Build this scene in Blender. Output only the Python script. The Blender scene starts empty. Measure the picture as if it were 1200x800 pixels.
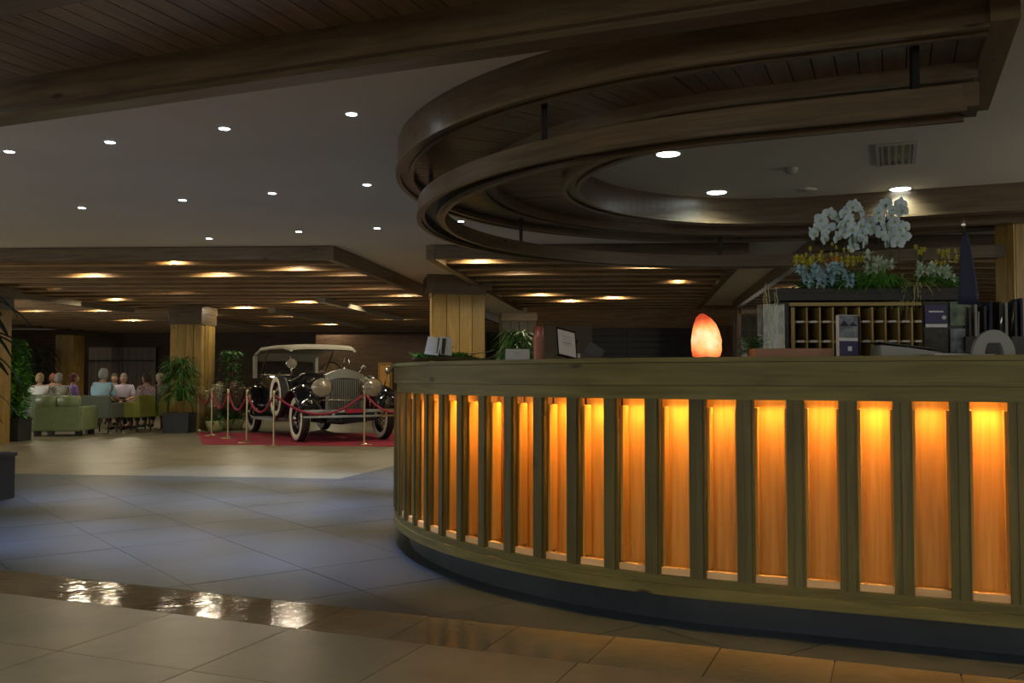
import bpy, bmesh, math, random
from mathutils import Vector, Matrix
from math import sin, cos, pi, sqrt, atan2, radians
random.seed(7)
S = bpy.context.scene
COL = S.collection
# ------------------------------------------------------------------ camera, world, exposure
F = 1100.0; PITCH = math.atan(41/1100.0); EYE = 1.25
cd = bpy.data.cameras.new('camera'); cam = bpy.data.objects.new('camera', cd); COL.objects.link(cam)
cd.sensor_width = 36; cd.lens = F/1200*36; cd.clip_start = .05; cd.clip_end = 200
cam.location = (0, 0, EYE); cam.rotation_euler = (pi/2+PITCH, 0, 0); S.camera = cam
w = bpy.data.worlds.new('world'); S.world = w; w.use_nodes = True
w.node_tree.nodes['Background'].inputs[0].default_value = (.62, .60, .50, 1)
w.node_tree.nodes['Background'].inputs[1].default_value = .9
S.view_settings.view_transform = 'Standard'; S.view_settings.look = 'None'
S.view_settings.gamma = 1; S.view_settings.use_curve_mapping = False
S.view_settings.exposure = 0.55
# light strengths (watts)
E_WHITE, E_HALL, E_BIG, E_LED = 170.0, 32.0, 30.0, .62
C_COOL, C_WARM, C_BIG, C_LED = (.52, .64, 1.0), (1.0, .86, .60), (.86, 1.0, .90), (1.0, .50, .11)

# added fill lights without fixtures, outside the frame behind, left and right
for (x, y, z, e, c, r) in ((-5, -3.5, 1.9, 80, (1, .92, .74), .35), (1.5, -4.5, 1.9, 60, (1, .92, .74), .35), (6.5, -2, 1.9, 42, (1, .92, .74), .35), (-7.6, 5.5, 1.7, 70, (1, .95, .82), .35), (6.6, 6.6, 1.9, 40, (1, .92, .76), .3), (-11.5, 12.5, 1.7, 85, (1, .92, .74), .35), (-12.8, 19.5, 2.0, 80, (1, .95, .82), .3)):
    l = bpy.data.lights.new('fill_light', 'POINT'); l.energy = e; l.color = c; l.shadow_soft_size = r
    o = bpy.data.objects.new('fill_light', l); COL.objects.link(o); o.location = (x, y, z)
# added unseen spots above the frame that brighten the near floor
for (x, y, e) in ((-3.2, 3.0, 30), (-.8, 2.4, 26), (1.6, 1.6, 20), (-5.2, 4.0, 40), (-2.0, .4, 34), (.6, -.6, 30)):
    l = bpy.data.lights.new('fill_spot', 'SPOT'); l.energy = e; l.color = (1, .93, .76); l.spot_size = 2.2; l.spot_blend = .8; l.shadow_soft_size = .06
    o = bpy.data.objects.new('fill_spot', l); COL.objects.link(o); o.location = (x, y, 2.82)

# ------------------------------------------------------------------ geometry helpers
def ray(px, py):
    dx, dy, dz = (px-600)/F, 1.0, (400-py)/F
    c, s = cos(PITCH), sin(PITCH)
    return Vector((dx, dy*c-dz*s, dy*s+dz*c))
def onz(px, py, z):           # the point of the level z seen at a pixel: used once to survey positions
    d = ray(px, py); t = (z-EYE)/d.z; return Vector((d.x*t, d.y*t, z))
def ond(px, py, D):
    d = ray(px, py); t = D/d.y; return Vector((d.x*t, D, EYE+d.z*t))

class MB:
    def __init__(s): s.v = []; s.f = []; s.uv = []; s.smooth = False
    def face(s, idx, uvs): s.f.append(idx); s.uv.append(uvs)
    def box(s, c, size, rz=0, M=None):
        hx, hy, hz = size[0]/2, size[1]/2, size[2]/2
        R = Matrix.Rotation(rz, 4, 'Z') if M is None else M
        c = Vector(c); b = len(s.v)
        for x in (-hx, hx):
            for y in (-hy, hy):
                for z in (-hz, hz): s.v.append(c + (R @ Vector((x, y, z))))
        ax = max(range(3), key=lambda i: size[i])
        L = [Vector((x, y, z)) for x in (-hx, hx) for y in (-hy, hy) for z in (-hz, hz)]
        for q in ((0,1,3,2),(4,6,7,5),(0,4,5,1),(2,3,7,6),(0,2,6,4),(1,5,7,3)):
            dims = [i for i in range(3) if len({round(L[k][i], 6) for k in q}) > 1] or [0, 1]
            if len(dims) < 2: dims = [dims[0], (dims[0]+1) % 3]
            if dims[1] == ax: dims = [dims[1], dims[0]]
            s.face([b+k for k in q], [(L[k][dims[0]]+c.x*.37, L[k][dims[1]]+c.y*.61) for k in q])
        return s
    def prism(s, poly, z0, z1, rot=0):          # poly ccw list of (x,y)
        b = len(s.v); n = len(poly); cr, sr = cos(rot), sin(rot)
        R = lambda p: (p[0]*cr+p[1]*sr, -p[0]*sr+p[1]*cr)
        for z in (z0, z1):
            for p in poly: s.v.append(Vector((p[0], p[1], z)))
        s.face([b+n+i for i in range(n)], [R(p) for p in poly])
        s.face([b+i for i in reversed(range(n))], [R(p) for p in reversed(poly)])
        for i in range(n):
            j = (i+1) % n; L = (Vector(poly[j])-Vector(poly[i])).length
            s.face([b+i, b+j, b+n+j, b+n+i], [(0, z0), (L, z0), (L, z1), (0, z1)])
        return s
    def rail(s, fn, ts, r0, r1, z0, z1):        # fn(R,t)->(x,y): constant section following a path
        b = len(s.v); arc = 0; us = []; prev = None
        for t in ts:
            p = Vector(fn((r0+r1)/2, t)); arc += (p-prev).length if prev is not None else 0; prev = p; us.append(arc)
            for (r, z) in ((r0, z0), (r1, z0), (r1, z1), (r0, z1)):
                q = fn(r, t); s.v.append(Vector((q[0], q[1], z)))
        per = [0, abs(r1-r0), abs(r1-r0)+z1-z0, 2*abs(r1-r0)+z1-z0, 2*abs(r1-r0)+2*(z1-z0)]
        for i in range(len(ts)-1):
            for k in range(4):
                a, c = b+4*i, b+4*i+4; k2 = (k+1) % 4
                s.face([a+k, c+k, c+k2, a+k2], [(us[i], per[k]), (us[i+1], per[k]), (us[i+1], per[k+1]), (us[i], per[k+1])])
        s.face([b, b+1, b+2, b+3], [(0,0),(0,.1),(.1,.1),(.1,0)])
        e = b+4*(len(ts)-1); s.face([e+3, e+2, e+1, e], [(0,0),(0,.1),(.1,.1),(.1,0)])
        return s
    def loft(s, rings, caps=True, closed=True):  # rings: lists of equal length
        b = len(s.v); n = len(rings[0])
        for r in rings:
            for p in r: s.v.append(Vector(p))
        m = n if closed else n-1
        for i in range(len(rings)-1):
            for k in range(m):
                j = (k+1) % n
                s.face([b+i*n+k, b+i*n+j, b+(i+1)*n+j, b+(i+1)*n+k], [(i*.2, k*.1), (i*.2, k*.1+.1), (i*.2+.2, k*.1+.1), (i*.2+.2, k*.1)])
        if caps and closed:
            s.face([b+k for k in reversed(range(n))], [(0, 0)]*n)
            e = b+(len(rings)-1)*n; s.face([e+k for k in range(n)], [(0, 0)]*n)
        return s
    def tube(s, pts, r, n=8):
        pts = [Vector(p) for p in pts]; rr = r if isinstance(r, (list, tuple)) else [r]*len(pts); rings = []
        up = Vector((0, 0, 1))
        for i, p in enumerate(pts):
            d = (pts[min(i+1, len(pts)-1)]-pts[max(i-1, 0)]).normalized()
            a = d.cross(up) if abs(d.z) < .95 else d.cross(Vector((1, 0, 0))); a.normalize(); c = a.cross(d)
            rings.append([p+(a*cos(2*pi*k/n)+c*sin(2*pi*k/n))*rr[i] for k in range(n)])
        s.smooth = True
        return s.loft(rings)
    def lathe(s, prof, c=(0, 0, 0), n=16, M=None):  # prof: (r,z)
        M = M or Matrix(); c = Vector(c); s.smooth = True
        s.loft([[c+(M @ Vector((r*cos(2*pi*k/n), r*sin(2*pi*k/n), z))) for k in range(n)] for r, z in prof], caps=False)
        return s
    def ell(s, c, r, n=10, m=7, M=None, jit=0):
        prof = []; M = M or Matrix(); c = Vector(c); rings = []
        for i in range(m+1):
            a = -pi/2+pi*i/m; q = max(cos(a), .02)
            rings.append([c+(M @ Vector((r[0]*q*cos(2*pi*k/n), r[1]*q*sin(2*pi*k/n), r[2]*sin(a))))*(1+random.uniform(-jit, jit)) for k in range(n)])
        s.smooth = True
        return s.loft(rings)
    def leaf(s, p, d, L, wd, droop=.5, seg=4, th=0):   # arching blade
        p = Vector(p); d = Vector(d).normalized(); side = d.cross(Vector((0, 0, 1)))
        if side.length < .05: side = Vector((1, 0, 0))
        side.normalize(); b = len(s.v)
        for i in range(seg+1):
            t = i/seg; ww = wd*.5*(sin(pi*min(.97, .12+t*.86)))**.8
            q = p+d*L*t+Vector((0, 0, -droop*L*t*t)); up = Vector((0, 0, wd*.12))
            s.v += [q-side*ww+up, q-Vector((0, 0, 0)), q+side*ww+up]
        for i in range(seg):
            for k in (0, 1):
                a = b+3*i+k; s.face([a, a+1, a+4, a+3], [(i/seg, k*.5), (i/seg, k*.5+.5), ((i+1)/seg, k*.5+.5), ((i+1)/seg, k*.5)])
        return s
    def mesh(s, name, mat):
        me = bpy.data.meshes.new(name); me.from_pydata([tuple(v) for v in s.v], [], s.f)
        ul = me.uv_layers.new(name='UVMap'); flat = []
        for u in s.uv:
            for c in u: flat += [c[0], c[1]]
        ul.data.foreach_set('uv', flat)
        if s.smooth:
            me.polygons.foreach_set('use_smooth', [True]*len(me.polygons))
        me.materials.append(mat); me.update(); return me

def P(name, mb, mat, parent=None, label=None, kind=None, loc=None, smooth=None):
    me = mb if isinstance(mb, bpy.types.Mesh) else mb.mesh(name, mat)
    o = bpy.data.objects.new(name, me); COL.objects.link(o)
    if parent: o.parent = parent
    if loc: o.location = loc
    if label: o['label'] = label
    if kind: o['kind'] = kind
    return o
def tag(o, label, cat, group=None):
    o['label'] = label; o['category'] = cat
    if group: o['group'] = group
    return o
def E(name, loc, label, cat, group=None, rz=0):
    o = bpy.data.objects.new(name, None); COL.objects.link(o); o.location = loc; o.rotation_euler = (0, 0, rz)
    o.empty_display_size = .1
    return tag(o, label, cat, group)
def ST(name, parent=None):
    o = bpy.data.objects.new(name, None); COL.objects.link(o); o['kind'] = 'structure'
    if parent: o.parent = parent
    return o
def dup(o, loc=None, rz=None, label=None, parent=None):
    c = o.copy(); COL.objects.link(c)
    if parent: c.parent = parent
    if loc is not None: c.location = loc
    if rz is not None: c.rotation_euler = (0, 0, rz)
    if label: c['label'] = label
    for ch in o.children: dup(ch, parent=c)
    return c
def lamp(kind, loc, energy, color, parent=None, size=.05, angle=150, rot=(0, 0, 0), size_y=None, blend=.5):
    l = bpy.data.lights.new('lamp', kind); l.energy = energy; l.color = color
    if kind == 'SPOT': l.spot_size = radians(angle); l.spot_blend = blend; l.shadow_soft_size = size
    elif kind == 'POINT': l.shadow_soft_size = size
    else:
        l.size = size
        if size_y: l.shape = 'RECTANGLE'; l.size_y = size_y
    o = bpy.data.objects.new('light_source', l); COL.objects.link(o); o.location = loc; o.rotation_euler = rot
    if parent: o.parent = parent
    return o

# ------------------------------------------------------------------ materials
def nm(name):
    m = bpy.data.materials.new(name); m.use_nodes = True; nt = m.node_tree; return m, nt, nt.nodes['Principled BSDF']
def plain(name, col, rough=.6, metal=0, noise=0, scale=8, emit=None, estr=1, trans=0, coat=0, bump=0):
    m, nt, b = nm(name); b.inputs['Base Color'].default_value = (*col, 1); b.inputs['Roughness'].default_value = rough
    b.inputs['Metallic'].default_value = metal
    if coat: b.inputs['Coat Weight'].default_value = coat
    if trans: b.inputs['Transmission Weight'].default_value = trans
    if emit: b.inputs['Emission Color'].default_value = (*emit, 1); b.inputs['Emission Strength'].default_value = estr
    if noise or bump:
        tc = nt.nodes.new('ShaderNodeTexCoord'); n = nt.nodes.new('ShaderNodeTexNoise'); n.inputs['Scale'].default_value = scale; n.inputs['Detail'].default_value = 5
        nt.links.new(tc.outputs['Object'], n.inputs['Vector'])
        if noise:
            r = nt.nodes.new('ShaderNodeValToRGB'); r.color_ramp.elements[0].position = .3; r.color_ramp.elements[1].position = .7
            r.color_ramp.elements[0].color = (*[c*(1-noise) for c in col], 1); r.color_ramp.elements[1].color = (*[min(1, c*(1+noise)) for c in col], 1)
            nt.links.new(n.outputs[0], r.inputs[0]); nt.links.new(r.outputs[0], b.inputs['Base Color'])
        if bump:
            bp = nt.nodes.new('ShaderNodeBump'); bp.inputs['Strength'].default_value = bump; bp.inputs['Distance'].default_value = .02
            nt.links.new(n.outputs[0], bp.inputs['Height']); nt.links.new(bp.outputs[0], b.inputs['Normal'])
    return m
def wood(name, dark, light, rough=.45, knots=True, grain=14, coat=0):
    m, nt, b = nm(name); N = nt.nodes.new; L = nt.links.new
    uv = N('ShaderNodeUVMap'); oi = N('ShaderNodeObjectInfo'); add = N('ShaderNodeVectorMath'); mul = N('ShaderNodeVectorMath')
    comb = N('ShaderNodeCombineXYZ'); m1 = N('ShaderNodeMath'); m1.operation = 'MULTIPLY'; m1.inputs[1].default_value = 37.0
    L(oi.outputs['Random'], m1.inputs[0]); L(m1.outputs[0], comb.inputs[0]); L(m1.outputs[0], comb.inputs[1]); L(m1.outputs[0], comb.inputs[2])
    add.operation = 'ADD'; L(uv.outputs[0], add.inputs[0]); L(comb.outputs[0], add.inputs[1])
    mul.operation = 'MULTIPLY'; mul.inputs[1].default_value = (1.3, grain, 1); L(add.outputs[0], mul.inputs[0])
    n = N('ShaderNodeTexNoise'); n.inputs['Scale'].default_value = 1.6; n.inputs['Detail'].default_value = 6; n.inputs['Distortion'].default_value = .6
    L(mul.outputs[0], n.inputs['Vector'])
    r = N('ShaderNodeValToRGB'); r.color_ramp.elements[0].position = .3; r.color_ramp.elements[1].position = .68
    r.color_ramp.elements[0].color = (*dark, 1); r.color_ramp.elements[1].color = (*light, 1); L(n.outputs[0], r.inputs[0])
    # board to board tone
    hv = N('ShaderNodeHueSaturation'); mv = N('ShaderNodeMapRange'); mv.inputs['To Min'].default_value = .78; mv.inputs['To Max'].default_value = 1.15
    L(oi.outputs['Random'], mv.inputs['Value']); L(mv.outputs[0], hv.inputs['Value']); L(r.outputs[0], hv.inputs['Color'])
    last = hv.outputs[0]
    if knots:
        mk = N('ShaderNodeVectorMath'); mk.operation = 'MULTIPLY'; mk.inputs[1].default_value = (2.0, 5.5, 1); L(add.outputs[0], mk.inputs[0])
        vo = N('ShaderNodeTexVoronoi'); vo.inputs['Scale'].default_value = 1.0; L(mk.outputs[0], vo.inputs['Vector'])
        kr = N('ShaderNodeValToRGB'); kr.color_ramp.elements[0].position = .05; kr.color_ramp.elements[1].position = .11
        kr.color_ramp.elements[0].color = (1, 1, 1, 1); kr.color_ramp.elements[1].color = (0, 0, 0, 1); L(vo.outputs['Distance'], kr.inputs[0])
        mx = N('ShaderNodeMix'); mx.data_type = 'RGBA'; L(kr.outputs[0], mx.inputs[0]); L(last, mx.inputs[6]); mx.inputs[7].default_value = (dark[0]*.25, dark[1]*.2, dark[2]*.2, 1)
        last = mx.outputs[2]
    L(last, b.inputs['Base Color']); b.inputs['Roughness'].default_value = rough
    if coat: b.inputs['Coat Weight'].default_value = coat; b.inputs['Coat Roughness'].default_value = .25
    bp = N('ShaderNodeBump'); bp.inputs['Strength'].default_value = .15; bp.inputs['Distance'].default_value = .004; L(n.outputs[0], bp.inputs['Height']); L(bp.outputs[0], b.inputs['Normal'])
    return m
def stone(name, cols, rough, scale=1.5, wave=0, rmin=None, waveh=1.0, bumps=.25):
    m, nt, b = nm(name); N = nt.nodes.new; L = nt.links.new
    tc = N('ShaderNodeTexCoord'); n = N('ShaderNodeTexNoise'); n.inputs['Scale'].default_value = scale; n.inputs['Detail'].default_value = 8; n.inputs['Roughness'].default_value = .65
    L(tc.outputs['Object'], n.inputs['Vector']); oi = N('ShaderNodeObjectInfo')
    r = N('ShaderNodeValToRGB'); r.color_ramp.elements[0].position = .32; r.color_ramp.elements[1].position = .7
    r.color_ramp.elements[0].color = (*cols[0], 1); r.color_ramp.elements[1].color = (*cols[1], 1); L(n.outputs[0], r.inputs[0])
    hv = N('ShaderNodeHueSaturation'); mv = N('ShaderNodeMapRange'); mv.inputs['To Min'].default_value = .88; mv.inputs['To Max'].default_value = 1.08
    L(oi.outputs['Random'], mv.inputs['Value']); L(mv.outputs[0], hv.inputs['Value']); L(r.outputs[0], hv.inputs['Color']); L(hv.outputs[0], b.inputs['Base Color'])
    mr = N('ShaderNodeMapRange'); mr.inputs['To Min'].default_value = rough if rmin is None else rmin; mr.inputs['To Max'].default_value = rough+.12; L(n.outputs[0], mr.inputs['Value']); L(mr.outputs[0], b.inputs['Roughness'])
    n2 = N('ShaderNodeTexNoise'); n2.inputs['Scale'].default_value = 9 if not wave else wave; n2.inputs['Detail'].default_value = 3; L(tc.outputs['Object'], n2.inputs['Vector'])
    bp = N('ShaderNodeBump'); bp.inputs['Strength'].default_value = bumps if not wave else 1.0; bp.inputs['Distance'].default_value = .0035*waveh; L(n2.outputs[0], bp.inputs['Height']); L(bp.outputs[0], b.inputs['Normal'])
    return m
M = dict(
 pine=wood('pine', (.125, .105, .028), (.235, .20, .058), .5),
 pine_post=wood('pine_post', (.095, .080, .024), (.17, .145, .045), .5),
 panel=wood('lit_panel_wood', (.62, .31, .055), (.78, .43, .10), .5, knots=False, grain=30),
 beam=wood('beam_wood', (.08, .052, .026), (.165, .110, .058), .35, coat=.25),
 plank=wood('plank_wood', (.14, .08, .04), (.26, .155, .085), .35, coat=.2),
 column=wood('column_wood', (.27, .16, .035), (.46, .30, .08), .45),
 hallbeam=wood('hall_beam_wood', (.16, .085, .03), (.32, .185, .07), .5, knots=False),
 darkwood=wood('dark_wood', (.05, .025, .012), (.10, .05, .025), .5),
 white=plain('ceiling_plaster', (.72, .645, .55), .9, noise=.05, scale=.6),
 grout=plain('grout', (.055, .055, .05), .8),
 beige=stone('beige_marble', ((.22, .20, .13), (.36, .32, .22)), .30, 1.6),
 beige_b=stone('polished_beige_marble', ((.20, .17, .11), (.31, .27, .18)), .03, 1.8, wave=17, rmin=.02, waveh=.8),
 slate=stone('slate', ((.022, .042, .062), (.070, .094, .132)), .40, .9, bumps=.05),
 toe=stone('toe_stone', ((.012, .02, .035), (.025, .04, .06)), .35, 2),
 black=plain('black', (.012, .012, .013), .4), blackmetal=plain('black_metal', (.01, .01, .01), .35, .3),
 lampglass=plain('lamp_glass', (1, 1, 1), .4, emit=(.85, .93, 1), estr=9),
 hallglass=plain('hall_lamp_glass', (1, 1, 1), .4, emit=(1, .93, .72), estr=6),
 bigglass=plain('big_lamp_glass', (1, 1, 1), .4, emit=(.88, 1, .96), estr=6),
 ledglass=plain('led_glass', (1, .8, .4), .4, emit=(1, .55, .12), estr=6),
 trim=plain('lamp_trim', (.55, .55, .52), .4, .4),
 plastic=plain('white_plastic', (.45, .44, .4), .5), grey=plain('grey_plastic', (.30, .32, .33), .5),
 chrome=plain('chrome', (.50, .49, .45), .2, 1), pale=plain('pale_board', (.30, .25, .18), .8), slat_lit=wood('slat_lit_underside', (.26, .15, .065), (.44, .28, .13), .5, knots=False), sillwood=wood('sill_wood', (.85, .52, .26), (.98, .68, .38), .5, knots=False), nickel=plain('nickel', (.26, .25, .21), .28, 1), piermat=plain('dark_pier', (.05, .045, .03), .7), brass=plain('brass', (.55, .45, .28), .3, 1),
 carpaint=plain('car_paint', (.006, .007, .012), .12, coat=1), carside=plain('car_body_paint', (.012, .014, .022), .2, coat=.6),
 tyre=plain('rubber', (.018, .018, .018), .7), whitewall=plain('whitewall', (.72, .70, .60), .6),
 cream=plain('cream_canvas', (.52, .50, .40), .8, noise=.08, bump=.2), leather=plain('dark_leather', (.05, .035, .03), .5),
 glass=plain('glass', (.9, .95, .95), .03, trans=1), lens=plain('lens', (.40, .38, .32), .1, .6),
 redcarpet=plain('red_carpet', (.36, .025, .055), .95, noise=.25, scale=5), rope=plain('red_rope', (.28, .02, .05), .8),
 leaf=plain('leaf', (.05, .17, .03), .45, noise=.5, scale=6), leaf2=plain('bright_leaf', (.11, .32, .05), .45, noise=.5, scale=9),
 palmleaf=plain('dark_palm_leaf', (.010, .022, .010), .8, noise=.4), stem=plain('stem', (.06, .10, .03), .6), bark=plain('bark', (.09, .06, .03), .8, noise=.3),
 pot=plain('dark_pot', (.018, .02, .024), .5, noise=.2), soil=plain('soil', (.03, .02, .012), .9, noise=.4, scale=30),
 sofa=plain('green_leather', (.20, .26, .12), .45, noise=.08), armgrey=plain('grey_green_fabric', (.14, .17, .13), .8), armolive=plain('olive_fabric', (.26, .28, .06), .7),
 skin=plain('skin', (.50, .30, .20), .6), petal=plain('orchid_petal', (.66, .80, .95), .5, noise=.10, scale=20), lip=plain('orchid_lip', (.45, .62, .30), .5),
 bluefl=plain('pale_blue_petal', (.38, .58, .68), .6, noise=.15, scale=25), yellowfl=plain('yellow_petal', (.62, .58, .07), .6), orangefl=plain('orange_petal', (.65, .28, .03), .6),
 whitefl=plain('white_petal', (.55, .68, .55), .6), straw=plain('straw', (.45, .46, .22), .8), pinkfl=plain('pink_petal', (.62, .42, .38), .6), creamfl=plain('cream_petal', (.8, .76, .58), .6),
 navy=plain('navy_cloth', (.02, .025, .075), .7), purple=plain('navy_print', (.035, .03, .13), .5), paper=plain('paper', (.72, .73, .78), .6, noise=.05),
 shutter=plain('shutter_metal', (.035, .035, .035), .35, .6), curtain=plain('curtain', (.34, .29, .27), .9), wallwood=wood('wall_wood', (.06, .03, .015), (.12, .065, .03), .55),
 greywall=plain('grey_wall', (.20, .18, .15), .9, noise=.05), brochure=plain('mountain_print', (.15, .19, .24), .5, noise=.8, scale=18), green_print=plain('green_print', (.12, .19, .14), .5, noise=.7, scale=22),
 darkprint=plain('dark_print', (.03, .032, .028), .5, noise=.8, scale=25), tray=wood('tray_wood', (.28, .13, .07), (.38, .20, .12), .5, knots=False), yelwood=wood('yellow_wood', (.45, .32, .10), (.58, .44, .17), .5, knots=False),
 hole=plain('pigeonhole_back', (.03, .016, .008), .8), redvase=plain('red_vase', (.12, .035, .025), .4),
)
# ------------------------------------------------------------------ plan geometry of the desk
U = Vector((.926, -.377)).normalized(); NN = Vector((-U.y, U.x)); CC = Vector((2.41, 7.69)); P4 = Vector((2.26, 4.14))
def oval(R, t):                 # t<0: near straight, 0..pi: half circle to the left, >pi: far straight
    if t < 0: p = CC-NN*R+U*(-t)
    elif t <= pi: p = CC-NN*(R*cos(t))-U*(R*sin(t))
    else: p = CC+NN*R+U*(t-pi)
    return (p.x, p.y)
def near(s): return -s
def tseq(s_near, t_end, step=.05, ds=.4):
    out = []
    if s_near > 0:
        k = max(1, int(s_near/ds)); out += [-s_near*(1-i/k) for i in range(k)]
    a = 0.0
    while a < min(t_end, pi)-1e-6: out.append(a); a += step
    out.append(min(t_end, pi))
    if t_end > pi: out.append(t_end)
    return out
ZC = 3.07                       # white ceiling
# ------------------------------------------------------------------ floor
def clip(poly, hp):             # keep side n.p<=d
    nx, ny, d = hp; out = []
    for i in range(len(poly)):
        a, b = poly[i], poly[(i+1) % len(poly)]; fa, fb = nx*a[0]+ny*a[1]-d, nx*b[0]+ny*b[1]-d
        if fa <= 0: out.append(a)
        if (fa < 0 < fb) or (fb < 0 < fa):
            t = fa/(fa-fb); out.append((a[0]+(b[0]-a[0])*t, a[1]+(b[1]-a[1])*t))
    return out
def area(p): return abs(sum(p[i][0]*p[(i+1) % len(p)][1]-p[(i+1) % len(p)][0]*p[i][1] for i in range(len(p))))/2
def halfplane(a, b):            # keep the left side of a->b
    nx, ny = (b[1]-a[1]), -(b[0]-a[0]); return (nx, ny, nx*a[0]+ny*a[1])
floor = ST('floor')
P('grout', MB().box((0, 16, -.06), (60, 50, .1)), M['grout'], floor)
def shrink(q, g):
    c = Vector((sum(p[0] for p in q)/len(q), sum(p[1] for p in q)/len(q)))
    out = []
    for p in q:
        v = Vector(p)-c; L = v.length; out.append(tuple(c+v*max(.3, 1-g/max(L, .02))))
    return out
def tiles(org, ax, sx, sy, i0, i1, j0, j1, clips, mat, joined=False, visible=True):
    ay = Vector((-ax.y, ax.x)); jm = MB(); n = 0
    for i in range(i0, i1):
        for j in range(j0, j1):
            q = [tuple(org+ax*(sx*(i+a))+ay*(sy*(j+b))) for a, b in ((0, 0), (1, 0), (1, 1), (0, 1))]
            cx, cy = sum(p[0] for p in q)/4, sum(p[1] for p in q)/4
            if visible and (cy < 1.6 or abs(cx) > cy*.62+1.3): continue
            for h in clips:
                q = clip(q, h)
                if len(q) < 3: break
            if len(q) < 3 or area(q) < .01: continue
            q = shrink(q, .0035); dz = random.uniform(-.0006, .0006)
            if joined: jm.prism(q, -.02, dz)
            else:
                P('tile', MB().prism(q, -.02, dz), mat, floor); n += 1
    if joined: P('tile_field', jm, mat, floor, kind='stuff')
    return n
L0 = 4.42; o0 = NN*L0           # the border between slate and near beige runs along U
B_A = Vector((-6.6, 12.17)); B_B = Vector((-2.1, 11.55)); B_C = Vector((-1.55, 13.6))
hA = halfplane(B_B, B_A)        # left of B->A: south side
HU = (B_B-B_A).normalized()
belowL0 = (NN.x, NN.y, L0); aboveL0 = (-NN.x, -NN.y, -L0)
below_A = (-halfplane(B_A, B_B)[0], -halfplane(B_A, B_B)[1], -halfplane(B_A, B_B)[2])
above_A = halfplane(B_A, B_B)
BH = Vector((2.1+0, 0)); BC2 = B_B+(B_C-B_B)*6
right_B = halfplane(BC2, B_B); left_B = halfplane(B_B, BC2)
# near beige: polished border row of half tiles, then square tiles
s0 = U.dot(Vector((.48, 4.52)))
nt_ = tiles(NN*(L0-.46)+U*s0, U, .5, .46, -14, 12, 0, 1, [], M['beige_b'])
s1 = U.dot(Vector((-.40, 4.45)))
nt_ += tiles(NN*(L0-.46)+U*s1, U, .75, .73, -9, 8, -4, 0, [], M['beige'])
# slate laid diagonally
dg = Vector((cos(radians(37.5)), sin(radians(37.5))))
nt_ += tiles(Vector((-1.1, 5.37))+dg*.28, dg, .765, .765, -16, 16, -14, 16, [aboveL0, below_A], M['slate'])
nt_ += tiles(Vector((-1.1, 5.37))+dg*.28, dg, .765, .765, -8, 20, -8, 20, [above_A, right_B, (0, 1, 16)], M['slate'], joined=True)
# far beige hall floor
tiles(B_B, HU, .75, .75, -30, 30, -2, 36, [above_A, left_B], M['beige'], joined=True)
q = [tuple(B_B), (12, 16), (12, 38), (-1, 38)]
tiles(Vector((0, 16)), Vector((1, 0)), .75, .75, 0, 18, 0, 26, [right_B, (0, -1, -16)], M['beige'], joined=True)

# ------------------------------------------------------------------ ceiling
ceil_ = ST('ceiling')
P('plaster_slab', MB().box((0, 14, ZC+.1), (60, 48, .2)), M['white'], ceil_)
AX = Vector((.1346, 1.0))       # hall axis (per metre of depth)
def hx(x0, D): return x0+.1346*D
def slat(x0a, x0b, D, tilt, zb=2.90, h=.16, wd=.13, mat='hallbeam', name='slat'):
    # endpoints follow the hall axis lines x0a, x0b; tilt = dD/dX
    def end(x0):
        # X = x0 + .1346*(D + tilt*(X-xr))
        xr = hx(-4.3, D); X = (x0+.1346*(D-tilt*xr))/(1-.1346*tilt); return Vector((X, D+tilt*(X-xr)))
    a, b = end(x0a), end(x0b); mid = (a+b)/2; d = b-a
    o = P(name, MB().box((0, 0, 0), (d.length, wd, h)), M[mat], ceil_, loc=(mid.x, mid.y, zb+h/2)); o.rotation_euler = (0, 0, atan2(d.y, d.x))
    if name == 'slat': P('lit_underside_strip', MB().box((0, 0, -h/2-.008), (d.length, wd+.05, .016)), M['slat_lit'], o)  # paler strip: floor bounce on the slat's underside put into the colour
TILT = -.05
def field(x0a, x0b, D0, D1, step=.8, xcut=None):
    # timber soffit above the slats, coloured dark to deepen the shaded gaps
    def pt(x0, D):
        xr = hx(-4.3, D); X = (x0+.1346*(D-TILT*xr))/(1-.1346*TILT); return (X, D+TILT*(X-xr))
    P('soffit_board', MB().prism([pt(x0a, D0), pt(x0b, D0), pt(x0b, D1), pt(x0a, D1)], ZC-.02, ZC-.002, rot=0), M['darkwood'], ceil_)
    D = D0+.07; k = 0
    while D < D1:
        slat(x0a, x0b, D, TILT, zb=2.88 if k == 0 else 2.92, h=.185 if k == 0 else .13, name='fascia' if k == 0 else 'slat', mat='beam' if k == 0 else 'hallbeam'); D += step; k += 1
    for x0 in (x0a, x0b):
        a, b = Vector(pt(x0, D0)), Vector(pt(x0, D1)); mid = (a+b)/2; d = b-a
        P('fascia', MB().box((0, 0, 0), (d.length, .12, .19)), M['beam'], ceil_, loc=(mid.x, mid.y, 2.87+.095)).rotation_euler = (0, 0, atan2(d.y, d.x))
field(-20, -4.29, 13.0, 35)
field(-2.87, 1.45, 13.0, 23)
field(2.35, 14, 12.4, 23)
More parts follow.
